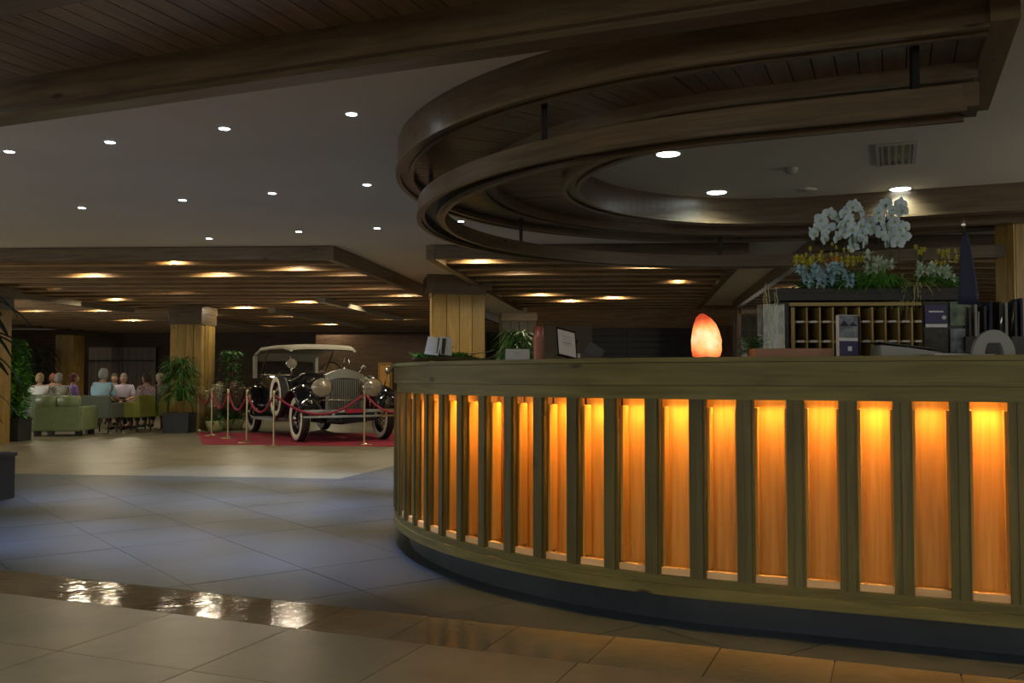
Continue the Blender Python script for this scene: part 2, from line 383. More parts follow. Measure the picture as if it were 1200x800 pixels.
# pale boxed beam running deep through the left slats
for a, b in ((17.9, 22.8), (24.8, 31)):
    xa, xb = hx(-12.35, a), hx(-12.35, b); d = Vector((xb-xa, b-a))
    P('pale_beam', MB().box((0, 0, 0), (d.length, .22, .11)), M['pale'], ceil_, loc=((xa+xb)/2, (a+b)/2, 2.85)).rotation_euler = (0, 0, atan2(d.y, d.x))
for a, b, x0 in ((22.5, 30, -8.8), (19.5, 26, -6.6)):
    xa, xb = hx(x0, a), hx(x0, b); d = Vector((xb-xa, b-a))
    P('pale_beam', MB().box((0, 0, 0), (d.length, .18, .10)), M['pale'], ceil_, loc=((xa+xb)/2, (a+b)/2, 2.84)).rotation_euler = (0, 0, atan2(d.y, d.x))
# near timber bay: two beams along U with boards between
def bay_beam(nc, wd, zb, name, s0=-9, s1=9):
    c = P4+NN*nc; a, b = c+U*s0, c+U*s1; mid = (a+b)/2
    P(name, MB().box((0, 0, 0), (s1-s0, wd, ZC-zb)), M['beam'], ceil_, loc=(mid.x, mid.y, (ZC+zb)/2)).rotation_euler = (0, 0, atan2(U.y, U.x))
bay_beam(-.50, .15, 2.84, 'beam'); bay_beam(-.60, .05, 2.875, 'beam')
bay_beam(-1.80, .12, 2.84, 'beam'); bay_beam(-1.72, .05, 2.86, 'beam')
bay_beam(-3.1, .15, 2.84, 'beam')
k = 0; s = -6.5
pb = MB().box((0, 0, 0), (1.13, .128, .02)).mesh('plank', M['plank'])
while s < 4.5:
    for nc in (-1.16, -2.44):
        c = P4+NN*nc+U*s
        o = P('plank', pb, None, ceil_, loc=(c.x, c.y, ZC-.012)); o.rotation_euler = (0, 0, atan2(NN.y, NN.x))
    s += .135
# ------------------------------------------------------------------ timber canopy over the desk
canopy = E('ceiling_canopy', (0, 0, 0), 'dark timber ring canopy on the ceiling above the reception counter', 'ceiling canopy')
SN = 1.09; FAR = pi+6.0
for (r1, r0, zb, nm_) in ((3.33, 3.22, 2.85, 'outer_ring'), (2.66, 2.56, 2.82, 'middle_ring'), (1.98, 1.86, 2.83, 'inner_ring')):
    rg = P(nm_, MB().rail(oval, tseq(SN, FAR), r1, r0, zb, ZC), M['beam'], canopy)
    P('lip', MB().rail(oval, tseq(SN, FAR), r1+.015, r1-.022, zb-.022, zb), M['beam'], rg)
    P('lip', MB().rail(oval, tseq(SN, FAR), r0+.022, r0-.015, zb-.022, zb), M['beam'], rg)
# end beam
ea = P4+U*(-1.2+SN+.06)+NN*.0; eb = ea+NN*1.5; mid = (ea+eb)/2
P('end_beam', MB().box((0, 0, 0), (1.56, .12, ZC-2.84)), M['beam'], canopy, loc=(mid.x, mid.y, (ZC+2.84)/2)).rotation_euler = (0, 0, atan2(NN.y, NN.x))
# radial planks
def plank_at(t0, t1):
    a, b, c, d = oval(1.93, t0), oval(1.93, t1), oval(3.28, t1), oval(3.28, t0)
    mb = MB(); p = [a, b, c, d]; base = len(mb.v); z0 = 2.888+random.uniform(-.002, .002)
    mb.prism([d, c, b, a], z0, 2.91, rot=-atan2(d[1]-a[1], d[0]-a[0])*-1)
    P('plank', mb, M['plank'], canopy)
s = SN
while s > .01: plank_at(-s, -max(s-.109, 0)); s -= .115
n_arc = 88
for i in range(n_arc): plank_at(pi*i/n_arc, pi*(i+.95)/n_arc)
s = 0
while s < 5.9: plank_at(pi+s, pi+s+.109); s += .115
# hanging ring with rods
hang = E('suspended_ring', (0, 0, 0), 'long oval timber ring hanging on black rods below the ceiling canopy', 'ceiling ring')
T2 = tseq(1.0, pi+5.2)
P('outer_band', MB().rail(oval, T2, 3.17, 3.115, 2.52, 2.63), M['beam'], hang)
P('inner_band', MB().rail(oval, T2, 3.02, 2.965, 2.52, 2.63), M['beam'], hang)
P('channel', MB().rail(oval, T2, 3.115, 3.02, 2.575, 2.60), M['toe'], hang, label='dark channel between the two bands')
c = Vector(oval(3.067, -1.02)); 
P('end_block', MB().box((0, 0, 0), (.07, .21, .11)), M['beam'], hang, loc=(c.x, c.y, 2.575)).rotation_euler = (0, 0, atan2(U.y, U.x))
P('outer_lip', MB().rail(oval, T2, 3.18, 3.145, 2.50, 2.52), M['beam'], hang)
P('inner_lip', MB().rail(oval, T2, 2.99, 2.955, 2.50, 2.52), M['beam'], hang)
for t in (-.78, .42, 1.15, 1.9, 2.75, pi+.35, pi+2.1, pi+4.2):
    p = oval(3.07, t)
    P('rod', MB().box((p[0], p[1], (2.6+ZC)/2), (.035, .035, ZC-2.6-.03)), M['blackmetal'], hang)

# ------------------------------------------------------------------ lamps
def disc_lamp(name, loc, r, mat, label, cat, group, E_, col, angle=150, soft=.04, zoff=-.03, blend=.6):
    o = P(name, MB().lathe([(r, 0), (r, -.006), (r*.98, -.008), (.002, -.008)], n=14), mat, loc=loc)
    tag(o, label, cat, group)
    P('trim_ring', MB().lathe([(r*1.28, 0), (r*1.28, -.004), (r*1.02, -.006), (r*1.02, 0)], n=14), M['trim'], o)
    lamp('SPOT', (0, 0, zoff), E_, col, o, size=soft, angle=angle, blend=blend)
    return o
rows = [('front', [(11, 177), (129, 166), (263, 150), (412, 133)]), ('middle', [(96, 243), (214, 234), (319, 226), (430, 216)]), ('back', [(245, 279), (350, 271), (442, 267), (540, 259)])]
order = ['leftmost', 'second from left', 'third from left', 'rightmost']
for rn, L in rows:
    for i, (x, y) in enumerate(L):
        disc_lamp('ceiling_spotlight', onz(x, y, ZC), .038, M['lampglass'], f'small white spotlight in the plain ceiling, {order[i]} of the {rn} row', 'ceiling spotlight', 'small spotlights in the white ceiling', E_WHITE, C_COOL, angle=44, blend=.95)
for i, (x, y) in enumerate([(783, 180), (840, 225), (1055, 221)]):
    disc_lamp('downlight', onz(x, y, ZC), .095, M['bigglass'], ['large round downlight half hidden behind the hanging timber ring', 'large round downlight left of the smoke detector', 'large round downlight above the white orchids'][i], 'downlight', 'large downlights above the desk', E_BIG, C_BIG, angle=150, soft=.08)
hall = [(97, 317), (247, 316), (303, 330), (397, 313), (40, 306), (190, 336), (65, 336), (245, 348), (135, 348), (285, 357), (80, 383), (122, 397), (150, 372), (183, 404), (230, 365), (330, 366), (300, 378), (385, 377), (355, 350), (395, 391), (470, 341), (440, 352), (460, 370), (30, 360), (110, 360), (205, 304), (340, 308), (430, 330)]
hall_r = [(605, 312), (633, 341), (668, 349), (795, 327), (720, 345), (560, 300), (760, 305), (1000, 300), (1090, 296), (950, 330)]
hall_label = {}
ordn = ['first', 'second', 'third', 'fourth', 'fifth', 'sixth', 'seventh', 'eighth']
for where, i0, L in (('left', 0, hall), ('right', len(hall), hall_r)):
    ids = sorted(range(len(L)), key=lambda i: L[i][1]); nr = 0
    for r in range(0, len(ids), 5):
        for j, i in enumerate(sorted(ids[r:r+5], key=lambda i: L[i][0])):
            hall_label[i0+i] = f'recessed lamp in the {where} slatted ceiling, {ordn[nr]} row from the front, {ordn[j]} from left'
        nr += 1
for i, (x, y) in enumerate(hall+hall_r):
    left = i < len(hall)
    p = onz(x, y, 2.99)
    if p.y > 33: continue
    where = 'left' if left else 'right'
    disc_lamp('slat_ceiling_lamp', (p.x, p.y, ZC-.022), .07, M['hallglass'], hall_label[i], 'ceiling lamp', f'recessed lamps in the {where} slatted ceiling', E_HALL*(1 if left else .8), C_WARM, angle=172, soft=.05, zoff=-.05, blend=.25)
# smoke detector and vent
p = onz(927, 197, ZC); sd = P('smoke_detector', MB().lathe([(.06, 0), (.062, -.02), (.05, -.03), (.045, -.045), (.01, -.05)], n=16), M['plastic'], loc=p); tag(sd, 'small white smoke detector on the ceiling left of the air vent', 'smoke detector')
p = onz(945, 222, ZC); sd = P('ceiling_speaker', MB().lathe([(.10, 0), (.10, -.006), (.002, -.008)], n=18), M['white'], loc=p); tag(sd, 'flat round speaker grille on the ceiling below the smoke detector', 'speaker')
p = onz(1050, 180, ZC); vt = E('air_vent', p, 'square slotted air vent in the white ceiling above the orchids', 'air vent', rz=atan2(U.y, U.x))
for a in (-1, 1):
    P('vent_frame', MB().box((a*.14, 0, -.008), (.03, .78, .016)), M['plastic'], vt); P('vent_frame', MB().box((0, a*.375, -.008), (.25, .03, .016)), M['plastic'], vt)
P('duct', MB().box((0, 0, -.003), (.25, .72, .004)), M['black'], vt)
for k in range(5): P('blade', MB().box((-.104+k*.052, 0, -.01), (.02, .72, .01)), M['grey'], vt)

# ------------------------------------------------------------------ reception counter
ctr = E('reception_counter', (0, 0, 0), 'long curved pine reception counter with glowing orange panels between posts', 'counter')
R0 = 3.35; TC = tseq(3.2, 2.7, .045)
P('countertop', MB().rail(oval, TC, R0+.022, R0-.50, 1.322, 1.346), M['pine'], ctr)
P('rail', MB().rail(oval, TC, R0, R0-.035, 1.205, 1.320), M['pine'], ctr)
P('rail_band', MB().rail(oval, TC, R0-.022, R0-.055, 1.135, 1.203), M['pine'], ctr)
P('light_cover', MB().rail(oval, TC, R0-.05, R0-.17, 1.175, 1.19), M['darkwood'], ctr)
P('plinth_band', MB().rail(oval, TC, R0, R0-.12, .15, .205), M['pine'], ctr)
P('plinth_rail', MB().rail(oval, TC, R0-.012, R0-.14, .205, .248), M['pine'], ctr)
P('toe_kick', MB().rail(oval, TC, R0-.12, R0-.16, 0.001, .15), M['toe'], ctr, label='dark recessed stone toe kick')
P('back_board', MB().rail(oval, TC, R0-.162, R0-.19, .10, 1.32), M['darkwood'], ctr)
P('desk_shelf', MB().rail(oval, TC, R0-.19, R0-.85, .80, .84), M['pine'], ctr)
def arcpos(a):                    # arc length -> t ; a<=0 near straight
    return a if a <= 0 else a/R0
PITCHB = .2375
a_first = -(1.2-.2636)            # a post centre on the near straight
def lx(R, t):
    p = Vector(oval(R, t)); q = Vector(oval(R-.1, t)); n = (p-q).normalized(); return p, atan2(n.y, n.x)+pi/2
postm = MB().box((0, -.0275, .6915-.0), (.068, .03, .885)).box((0, -.0, .6915), (.030, .034, .885)).mesh('post', M['pine_post'])
postm = MB()
postm.box((0, .017, .6915), (.082, .034, .887))
postm.box((.012, -.004, .6915), (.036, .016, .887))
postm = postm.mesh('post', M['pine_post'])
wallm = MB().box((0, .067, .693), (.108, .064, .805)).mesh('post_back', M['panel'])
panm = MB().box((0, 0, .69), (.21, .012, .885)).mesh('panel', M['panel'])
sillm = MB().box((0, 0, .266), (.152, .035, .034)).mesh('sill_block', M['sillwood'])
ledm = MB().box((0, 0, 1.166), (.12, .018, .01)).mesh('light_strip', M['ledglass'])
k = -9
while True:
    a = a_first+k*PITCHB
    if a > 2.4*R0: break
    if -a < 3.1:
        t = arcpos(a); p, ang = lx(R0-.014, t)
        # local x along the tangent, local +y pointing inwards (away from the visitor)
        o = P('post', postm, None, ctr, loc=(p.x, p.y, 0)); o.rotation_euler = (0, 0, ang)
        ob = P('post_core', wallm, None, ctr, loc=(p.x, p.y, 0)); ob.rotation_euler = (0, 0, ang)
        t2 = arcpos(a+PITCHB/2)
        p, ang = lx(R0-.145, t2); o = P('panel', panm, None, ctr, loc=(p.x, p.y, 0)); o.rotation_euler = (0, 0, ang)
        p, ang = lx(R0-.045, t2); o = P('sill_block', sillm, None, ctr, loc=(p.x, p.y, 0)); o.rotation_euler = (0, 0, ang)
        p, ang = lx(R0-.105, t2); o = P('light_strip', ledm, None, ctr, loc=(p.x, p.y, 0)); o.rotation_euler = (0, 0, ang)
        if -a < 2.9 and a < 1.45*R0:
            gain = .55+.6*abs(sin(k*12.9898))
            lamp('AREA', (0, .0, 1.158), E_LED*(.9+.2*abs(sin(k*1.7))), C_LED, o, size=.12, size_y=.02, rot=(radians(-3), 0, 0)).data.spread = radians(68)
    k += 1
# ------------------------------------------------------------------ walls, columns
for nme, c, s in (('wall_far_left', (-14, 36, 1.5), (34, .2, 3.1)), ('wall_left', (-21, 30, 1.5), (.2, 12, 3.1)), ('wall_right', (14, 16, 1.5), (.2, 16, 3.1))):
    o = P(nme, MB().box(c, s), M['wallwood']); o['kind'] = 'structure'
def front(px0, px1, D): return (px0-600)*D/F, (px1-600)*D/F
WD = 24.0
xa, xb = front(690, 808, WD)
wr = P('wall_bar', MB().box((7.2, WD+.15, 2.78), (13.6, .2, .58)), M['hallbeam']); wr['kind'] = 'structure'
x0, x1 = front(637, 694, WD); gw = P('wall_grey', MB().box(((x0+x1)/2, WD+.1, 1.3), (x1-x0, .2, 2.5)), M['greywall']); gw['kind'] = 'structure'
x0, x1 = front(812, 866, WD); gw = P('wall_pier', MB().box(((x0+x1)/2, WD+.1, 1.3), (x1-x0, .3, 2.5)), M['wallwood']); gw['kind'] = 'structure'
x0, x1 = front(940, 1170, WD); gw = P('wall_back', MB().box(((x0+x1)/2, WD+.1, 1.3), (x1-x0, .3, 2.5)), M['wallwood']); gw['kind'] = 'structure'
# roller shutter
x0, x1 = front(694, 812, WD); sh = E('roller_shutter', ((x0+x1)/2, WD+.05, 0), 'closed dark metal bar shutter with horizontal slats behind the counter tablet', 'shutter')
for i in range(14): P('slat', MB().box((0, 0, .35+i*.155), (x1-x0, .05, .12)), M['shutter'], sh)
P('shutter_back', MB().box((0, .08, 1.3), (x1-x0, .03, 2.4)), M['black'], sh)
for xx in (-.35, .9): P('guide', MB().box((xx, -.04, 1.3), (.05, .04, 2.3)), M['shutter'], sh)
P('counter_ledge', MB().box((0, -.12, 1.05), (x1-x0, .25, .06)), M['shutter'], sh)
# glass door area
x0, x1 = front(866, 940, 19); gd = E('glass_screen', ((x0+x1)/2, 19, 0), 'tall glazed screen with dark frame behind the small green plant', 'glass screen')
W2 = x1-x0
for i in range(4): P('frame_post', MB().box((-W2/2+i*W2/3, 0, 1.3), (.07, .09, 2.6)), M['darkwood'], gd)
P('frame_rail', MB().box((0, 0, 2.57), (W2, .09, .09)), M['darkwood'], gd)
for i in range(3): P('pane', MB().box((-W2/2+(i+.5)*W2/3, 0, 1.28), (W2/3-.08, .012, 2.5)), M['glass'], gd)
cu = MB(); cu.loft([[(x0+i*.06, 19.5+.05*sin(i*2.1), z) for i in range(int((x1-x0)/.06))] for z in (.05, 2.5)], closed=False)
P('curtain', cu, M['greywall'], None); tag(bpy.data.objects['curtain'], 'grey gathered curtain hanging behind the glazed screen', 'curtain')

def column(cx, cy, wd, label, cap=True, rz=0, ztop=2.9, boards=4, capw=.12, mat='column', zc=None):
    c = E('timber_column', (cx, cy, 0), label, 'column', rz=rz)
    P('core', MB().box((0, 0, ztop/2), (wd-.05, wd-.05, ztop)), M['darkwood'], c)
    b = wd/boards
    bm = MB().box((0, 0, ztop/2), (b-.012, .028, ztop)).mesh('board', M[mat])
    for side in range(4):
        for i in range(boards):
            off = -wd/2+b*(i+.5); a = side*pi/2
            o = P('board', bm, None, c); v = Matrix.Rotation(a, 3, 'Z') @ Vector((off, -wd/2+.012-(.012 if i in (1, 2) else 0), 0)); o.location = v; o.rotation_euler = (0, 0, a)
    if cap:
        z1, z2 = zc or (2.72, 2.9)
        P('capital', MB().box((0, 0, (ztop+z1)/2), (wd+.05, wd+.05, z1-ztop)), M['beam'], c)
        P('cap_board', MB().box((0, 0, (z1+z2)/2), (wd+capw*2, wd+capw*2, z2-z1)), M['beam'], c)
    return c
column(-7.62, 22.4, .76, 'broad pine column in the hall left of the vintage car', rz=-.12, ztop=2.47, capw=.04)
column(-14.6, 31, .62, 'distant narrow pine column behind the seated group at left', cap=False, rz=-.1, ztop=2.6, boards=3)
column(-9.98, 17.3, .95, 'pine column at the left edge behind the green bush', rz=-.12, ztop=2.5)
column(-1.02, 17.3, .92, 'pine column with stepped capital standing behind the counter end', rz=.16, ztop=2.72, zc=(2.80, 3.068))
column(5.37, 9.8, .40, 'pine column at the right edge behind the arched grey holder', cap=False, ztop=3.06, boards=3)
# distant brown pier with dark box top and plant
column(.12, 20.5, .72, 'dark timber pier with plant in front behind the white card', rz=.1, ztop=2.45, mat='piermat', zc=(2.5, 2.62), capw=.02)
# curtains on the far left window
x0, x1 = front(104, 182, 35.6)
fc = E('window_curtain', ((x0+x1)/2, 35.6, 0), 'pale sheer curtain over the far window behind the seated guests', 'curtain')
for j in range(2):
    mb = MB(); n = 26; xs = -(x1-x0)/2+j*(x1-x0)/2
    mb.loft([[(xs+i*(x1-x0)/2/n, .05*sin(i*1.7+j), z) for i in range(n+1)] for z in (.004, 2.35)], closed=False)
    P('drape', mb, M['curtain'], fc)
P('curtain_rail', MB().box((0, 0, 2.38), (x1-x0+.2, .06, .05)), M['darkwood'], fc)
P('window_bar', MB().box((0, -.1, 1.85), (x1-x0, .03, .05)), M['black'], fc)
# framed glowing cabinet behind the counter end (far)
p = ond(451, 434, 30); 
dr = E('display_cabinet', (p.x, 30, 0), 'lit wooden display cabinet in the far background right of the car', 'cabinet')
P('body', MB().box((0, .25, .85), (.45, .4, 1.7)), M['column'], dr); P('frame', MB().box((0, .02, 1.2), (.3, .06, .8)), M['panel'], dr)
o = P('bulkhead', MB().box((-3.6, 30.5, 1.3), (5.5, .3, 2.6)), M['wallwood']); o.name = 'wall_hall'; o['kind'] = 'structure'

# ------------------------------------------------------------------ vegetation
def planter(c, w_, d_, h_):
    mb = MB(); P('pot', mb.box((0, 0, h_/2), (w_, d_, h_)), M['pot'], c)
    P('pot_rim', MB().box((0, 0, h_), (w_+.03, d_+.03, .035)), M['pot'], c); P('soil', MB().box((0, 0, h_+.012), (w_-.05, d_-.05, .03)), M['soil'], c)
def bush(c, n, z0, z1, rad, L, wd, mat, stems=4, droop=.5, seed=1, cone=.3):
    rnd = random.Random(seed); st = MB()
    for i in range(stems):
        a = rnd.uniform(0, 2*pi); q = rad*.35
        st.tube([(q*.3*cos(a), q*.3*sin(a), z0-.05), (q*.6*cos(a), q*.6*sin(a), (z0+z1)/2), (q*cos(a), q*sin(a), z1-.1)], [.018, .013, .006], 5)
    P('stem', st, M['bark'], c)
    lf = MB()
    for i in range(n):
        t = rnd.random(); z = z0+(z1-z0)*t; a = rnd.uniform(0, 2*pi); rr = rad*sqrt(rnd.random())*.7*(1-cone*abs(t-.45)*1.5)
        lf.leaf((rr*cos(a), rr*sin(a), z), (cos(a+rnd.uniform(-.5, .5)), sin(a+rnd.uniform(-.5, .5)), rnd.uniform(-.1, .9)), L*rnd.uniform(.6, 1.2), wd, droop*rnd.uniform(.5, 1.4), 3)
    P('foliage', lf, M[mat], c, kind='stuff')
pl = E('potted_palm', (-7.42, 21.0, 0), 'bushy dark green potted palm in square black planter by the column', 'plant'); planter(pl, .56, .5, .42)
bush(pl, 480, .75, 1.66, .34, .36, .035, 'leaf', 6, .7, 3)
pl = E('leafy_bush', (-9.68, 18.3, 0), 'tall bright green leafy bush in dark planter left of the sofa', 'plant'); planter(pl, .42, .5, .42)
bush(pl, 1300, .38, 1.95, .38, .15, .075, 'leaf2', 7, .4, 4, cone=.7)
pl = E('climbing_plant', (-6.75, 22.6, 0), 'green leafy plant peeking out right of the hall column', 'plant'); planter(pl, .4, .4, .4)
bush(pl, 260, .6, 1.85, .34, .2, .07, 'leaf', 4, .5, 6)
pl = E('hanging_fern_palm', (-14.9, 29.5, 0), 'dark palm standing in front of the distant narrow column', 'plant'); planter(pl, .5, .5, .5); pl.name = 'dark_palm'
bush(pl, 200, 1.1, 2.2, .6, .5, .05, 'palmleaf', 4, .9, 8)
pl = E('corner_palm', (.12, 18.6, 0), 'dark green palm in the background behind the white counter card', 'plant'); planter(pl, .5, .5, .5); pl.name = 'background_palm'
bush(pl, 420, 1.2, 2.15, .36, .40, .05, 'leaf', 4, .9, 9)
# foreground palm at the left edge
pl = E('foreground_palm', (-5.54, 9.45, 0), 'tall dark palm in black planter cut by the left picture edge', 'plant'); pl.name = 'palm_tree'
planter(pl, .80, .6, .45)
P('trunk', MB().tube([(0, 0, .45), (.03, 0, 1.0), (.0, .02, 1.75)], [.05, .04, .025], 8), M['bark'], pl)
rnd = random.Random(11)
for i in range(26):
    a = rnd.uniform(-1.5, 1.5) if i % 3 else rnd.uniform(0, 2*pi); z = rnd.uniform(1.35, 2.05)
    lf = MB().leaf((0, 0, z), (cos(a), sin(a), rnd.uniform(.2, .9)), rnd.uniform(.5, .76), .13, rnd.uniform(.6, 1.15), 6)
    P('leaf', lf, M['palmleaf'], pl)
for (a, z, L, up, dr) in ((.1, .9, .55, .9, .9), (.3, 1.15, .6, .3, .9), (-.3, .75, .5, .2, .5)):
    P('leaf', MB().leaf((0, 0, z), (cos(a), sin(a), up), L, .06, dr, 6), M['palmleaf'], pl)

# ------------------------------------------------------------------ seating and guests
def sofa(loc, rz):                       # faces +y (away from the visitor), back towards -y
    s = E('green_sofa', loc, 'pale green leather two-seat sofa seen from behind beside the bush', 'sofa', rz=rz)
    P('back', MB().box((0, -.36, .36), (1.16, .16, .52)), M['sofa'], s)
    for a in (-1, 1):
        P('arm', MB().box((a*.56, 0, .36), (.15, .86, .50)), M['sofa'], s)
        P('back_cushion', MB().tube([(a*.265-.255, -.34, .70), (a*.265-.235, -.34, .70), (a*.265+.235, -.34, .70), (a*.265+.255, -.34, .70)], [.06, .135, .135, .06], 14), M['sofa'], s)
        P('seat_cushion', MB().box((a*.265, .05, .43), (.5, .66, .16)), M['sofa'], s)
        for b in (-.33, .33): P('foot', MB().box((a*.5, b, .05), (.14, .1, .1)), M['black'], s)
    P('base', MB().box((0, 0, .22), (1.0, .8, .22)), M['sofa'], s)
    for o in s.children:
        if o.name.startswith(('arm', 'back', 'seat')) and 'back_cushion' not in o.name: bevel(o, .035)
    return s
def bevel(o, w_, seg=2):
    m = o.modifiers.new('bevel', 'BEVEL'); m.width = w_; m.segments = seg; m.limit_method = 'ANGLE'
so_ = sofa((-9.55, 20.1, 0), .06); so_.scale = (.84, 1, 1.02)
def armchair(loc, rz, mat, label):       # faces +x
    s = E('armchair', loc, label, 'armchair', rz=rz)
    parts = [('seat', (0, 0, .40), (.56, .5, .14)), ('backrest', (-.29, 0, .58), (.1, .66, .5)), ('arm', (.0, .31, .50), (.58, .08, .34)), ('arm', (0, -.31, .50), (.58, .08, .34))]
    for n_, c, z in parts: bevel(P(n_, MB().box(c, z), M[mat], s), .025)
    for a in (-1, 1):
        for b in (-1, 1): P('leg', MB().tube([(a*.22, b*.25, .34), (a*.26, b*.27, 0)], [.025, .016], 6), M['darkwood'], s)
    return s
def skin_mesh(nodes, edges, radii, sub=1, name='b', mat=None):
    me = bpy.data.meshes.new(name); me.from_pydata([tuple(n) for n in nodes], edges, []); ob = bpy.data.objects.new(name, me); COL.objects.link(ob)
    m = ob.modifiers.new('s', 'SKIN'); m.use_smooth_shade = True
    for i, r in enumerate(radii): me.skin_vertices[0].data[i].radius = (r, r) if not isinstance(r, tuple) else r
    me.skin_vertices[0].data[0].use_root = True
    if sub: s_ = ob.modifiers.new('u', 'SUBSURF'); s_.levels = sub; s_.render_levels = sub
    dg_ = bpy.context.evaluated_depsgraph_get(); out = bpy.data.meshes.new_from_object(ob.evaluated_get(dg_)); out.name = name
    bpy.data.objects.remove(ob); out.materials.clear(); out.materials.append(mat); return out
def body_mesh(lean, mat):
    N = []; Ed = []; R = []
    def add(p, r, par=None):
        N.append(Vector(p)); R.append(r)
        if par is not None: Ed.append((par, len(N)-1))
        return len(N)-1
    pel = add((0, 0, .50), .13); bel = add((lean*.4, 0, .66), .125, pel); ch = add((lean, 0, .84), .135, bel)
    nk = add((lean*1.2, 0, .97), .06, ch); hd = add((lean*1.3, 0, 1.03), .055, nk)
    for s_ in (-1, 1):
        sh = add((lean, s_*.17, .90), .06, ch); el = add((lean+.06, s_*.24, .65), .045, sh); wr_ = add((lean+.27, s_*.15, .62), .03, el)
        pm = add((lean+.33, s_*.14, .615), .03, wr_)
        for j in range(4):
            f1 = add((lean+.385, s_*.14+(j-1.5)*.019, .61), .0095, pm); add((lean+.41+.008*(1.5-abs(j-1.5)), s_*.14+(j-1.5)*.021, .595), .008, f1)
        add((lean+.35, s_*.14-s_*.045, .60), .010, pm)
        kn = add((.42, s_*.12, .50), .07, pel); an = add((.40, s_*.12, .11), .042, kn); add((.53, s_*.13, .045), .04, an)
    me = skin_mesh(N, Ed, R, 1, 'body', mat)
    # head with brow, nose, chin and ears joined into the same mesh
    bm = bmesh.new(); bm.from_mesh(me); hx_, hz_ = lean*1.3+.015, 1.115
    g = bmesh.ops.create_uvsphere(bm, u_segments=16, v_segments=12, radius=1.0)
    for v in g['verts']:
        x, y, z = v.co
        fx = .095*x; fy = .075*y*(1-.18*max(0, -z)); fz = .118*z
        if x > .75 and abs(y) < .3 and -.35 < z < .15: fx += .022*(1-abs(y)/.3)
        if x > .8 and .15 < z < .35: fx += .004
        if x > .85 and abs(abs(y)-.38) < .16 and 0 < z < .25: fx -= .01
        v.co = (hx_+fx, fy, hz_+fz)
    for s_ in (-1, 1):
        g = bmesh.ops.create_uvsphere(bm, u_segments=8, v_segments=6, radius=1.0)
        for v in g['verts']: v.co = (hx_-.005+v.co.x*.02, s_*.078+v.co.y*.009, hz_-.005+v.co.z*.032)
    for f in bm.faces: f.smooth = True
    bm.to_mesh(me); bm.free(); return me
BODY = {}
def person(loc, rz, label, shirt, hair, trousers=(.03, .03, .04), lean=.03, bald=False, size=1.0, pattern=None):
    if lean not in BODY:
        b = body_mesh(lean, M['skin'])
        sh = skin_mesh([(0, 0, .56), (lean*.4, 0, .68), (lean, 0, .85), (lean*1.1, 0, .955), (lean, .185, .90), (lean+.055, .245, .68), (lean, -.185, .90), (lean+.055, -.245, .68)],
                       [(0, 1), (1, 2), (2, 3), (2, 4), (4, 5), (2, 6), (6, 7)], [.16, .165, .18, .085, .08, .065, .08, .065], 1, 'shirt', M['paper'])
        tr = skin_mesh([(0, 0, .52), (.2, .11, .51), (.42, .12, .5), (.40, .12, .14), (.2, -.11, .51), (.42, -.12, .5), (.40, -.12, .14)], [(0, 1), (1, 2), (2, 3), (0, 4), (4, 5), (5, 6)], [.15, .10, .085, .06, .10, .085, .06], 1, 'trousers', M['navy'])
        BODY[lean] = (b, sh, tr)
    b, sh, tr = BODY[lean]
    o = E('person', loc, label, 'person', rz=rz); size *= 1.06; o.scale = (size,)*3
    P('body', b, None, o)
    key = 'cloth_%02d' % len(bpy.data.materials)
    m1 = plain(key, shirt, .8, noise=pattern or .08, scale=22 if pattern else 6); m2 = plain(key+'b', hair, .8, noise=.25, scale=30); m3 = plain(key+'c', trousers, .8)
    for nme, me, m in (('shirt', sh, m1), ('trousers', tr, m3)):
        me = me.copy(); me.materials.clear(); me.materials.append(m); P(nme, me, None, o)
    hc = Vector((lean*1.3+.015, 0, 1.115)); mb = MB()
    rings = []
    for i in range(9):
        a = radians(-38)+(radians(90)-radians(-38))*i/8; ring = []
        for k in range(16):
            th = 2*pi*k/16; fr = cos(th)
            low = max(a, radians(28)) if fr > .35 else a
            q = max(cos(low), .02); th_r = 1.10+random.uniform(-.02, .03)
            ring.append(hc+Vector((.098*q*cos(th)*th_r-.008, .080*q*sin(th)*th_r, .124*sin(low)*1.05)))
        rings.append(ring)
    mb.smooth = True; mb.loft(rings); P('hair', mb, m2, o)
    for s_ in (-1, 1):
        P('shoe', MB().ell((.50, s_*.13, .045), (.13, .05, .045), 8, 5), M['black'], o)
    return o
def tbl(loc, label, r=.45, h=.5):
    t = E('low_table', loc, label, 'table'); P('tabletop', MB().lathe([(.01, h), (r, h), (r, h-.03), (.01, h-.03)], n=20), M['darkwood'], t)
    P('pedestal', MB().lathe([(.05, h-.03), (.04, .05), (.2, .03), (.2, 0)], n=12), M['blackmetal'], t)
    return t
def gx(px, D): return (px-600)*D/F
# light blue man in the grey armchair, back to the visitor
armchair((gx(123, 21.0), 21.0, 0), pi/2-.15, 'armgrey', 'grey green armchair holding the man in the light blue shirt')
person((gx(118, 21.0), 21.02, .02), pi/2-.25, 'person in light blue shirt with grey hair seated with back turned', (.42, .68, .85), (.35, .36, .36), lean=.06, size=1.08)
armchair((gx(160, 21.6), 21.5, 0), pi*.94, 'armolive', 'olive green armchair seen from its side left of the potted palm')
armchair((gx(187, 22.2), 22.4, 0), pi*.86, 'armolive', 'second olive armchair partly hidden by the potted palm')
person((gx(166, 21.6), 22.0, .02), pi*.88, 'person with dark brown hair and floral blouse seated at the table', (.42, .32, .38), (.05, .03, .025), lean=.03, pattern=.7)
person((gx(184, 22.2), 22.5, .02), pi*.84, 'person with blond grey hair and flowered top beside the potted palm', (.40, .38, .48), (.42, .38, .28), lean=.03, pattern=.6)
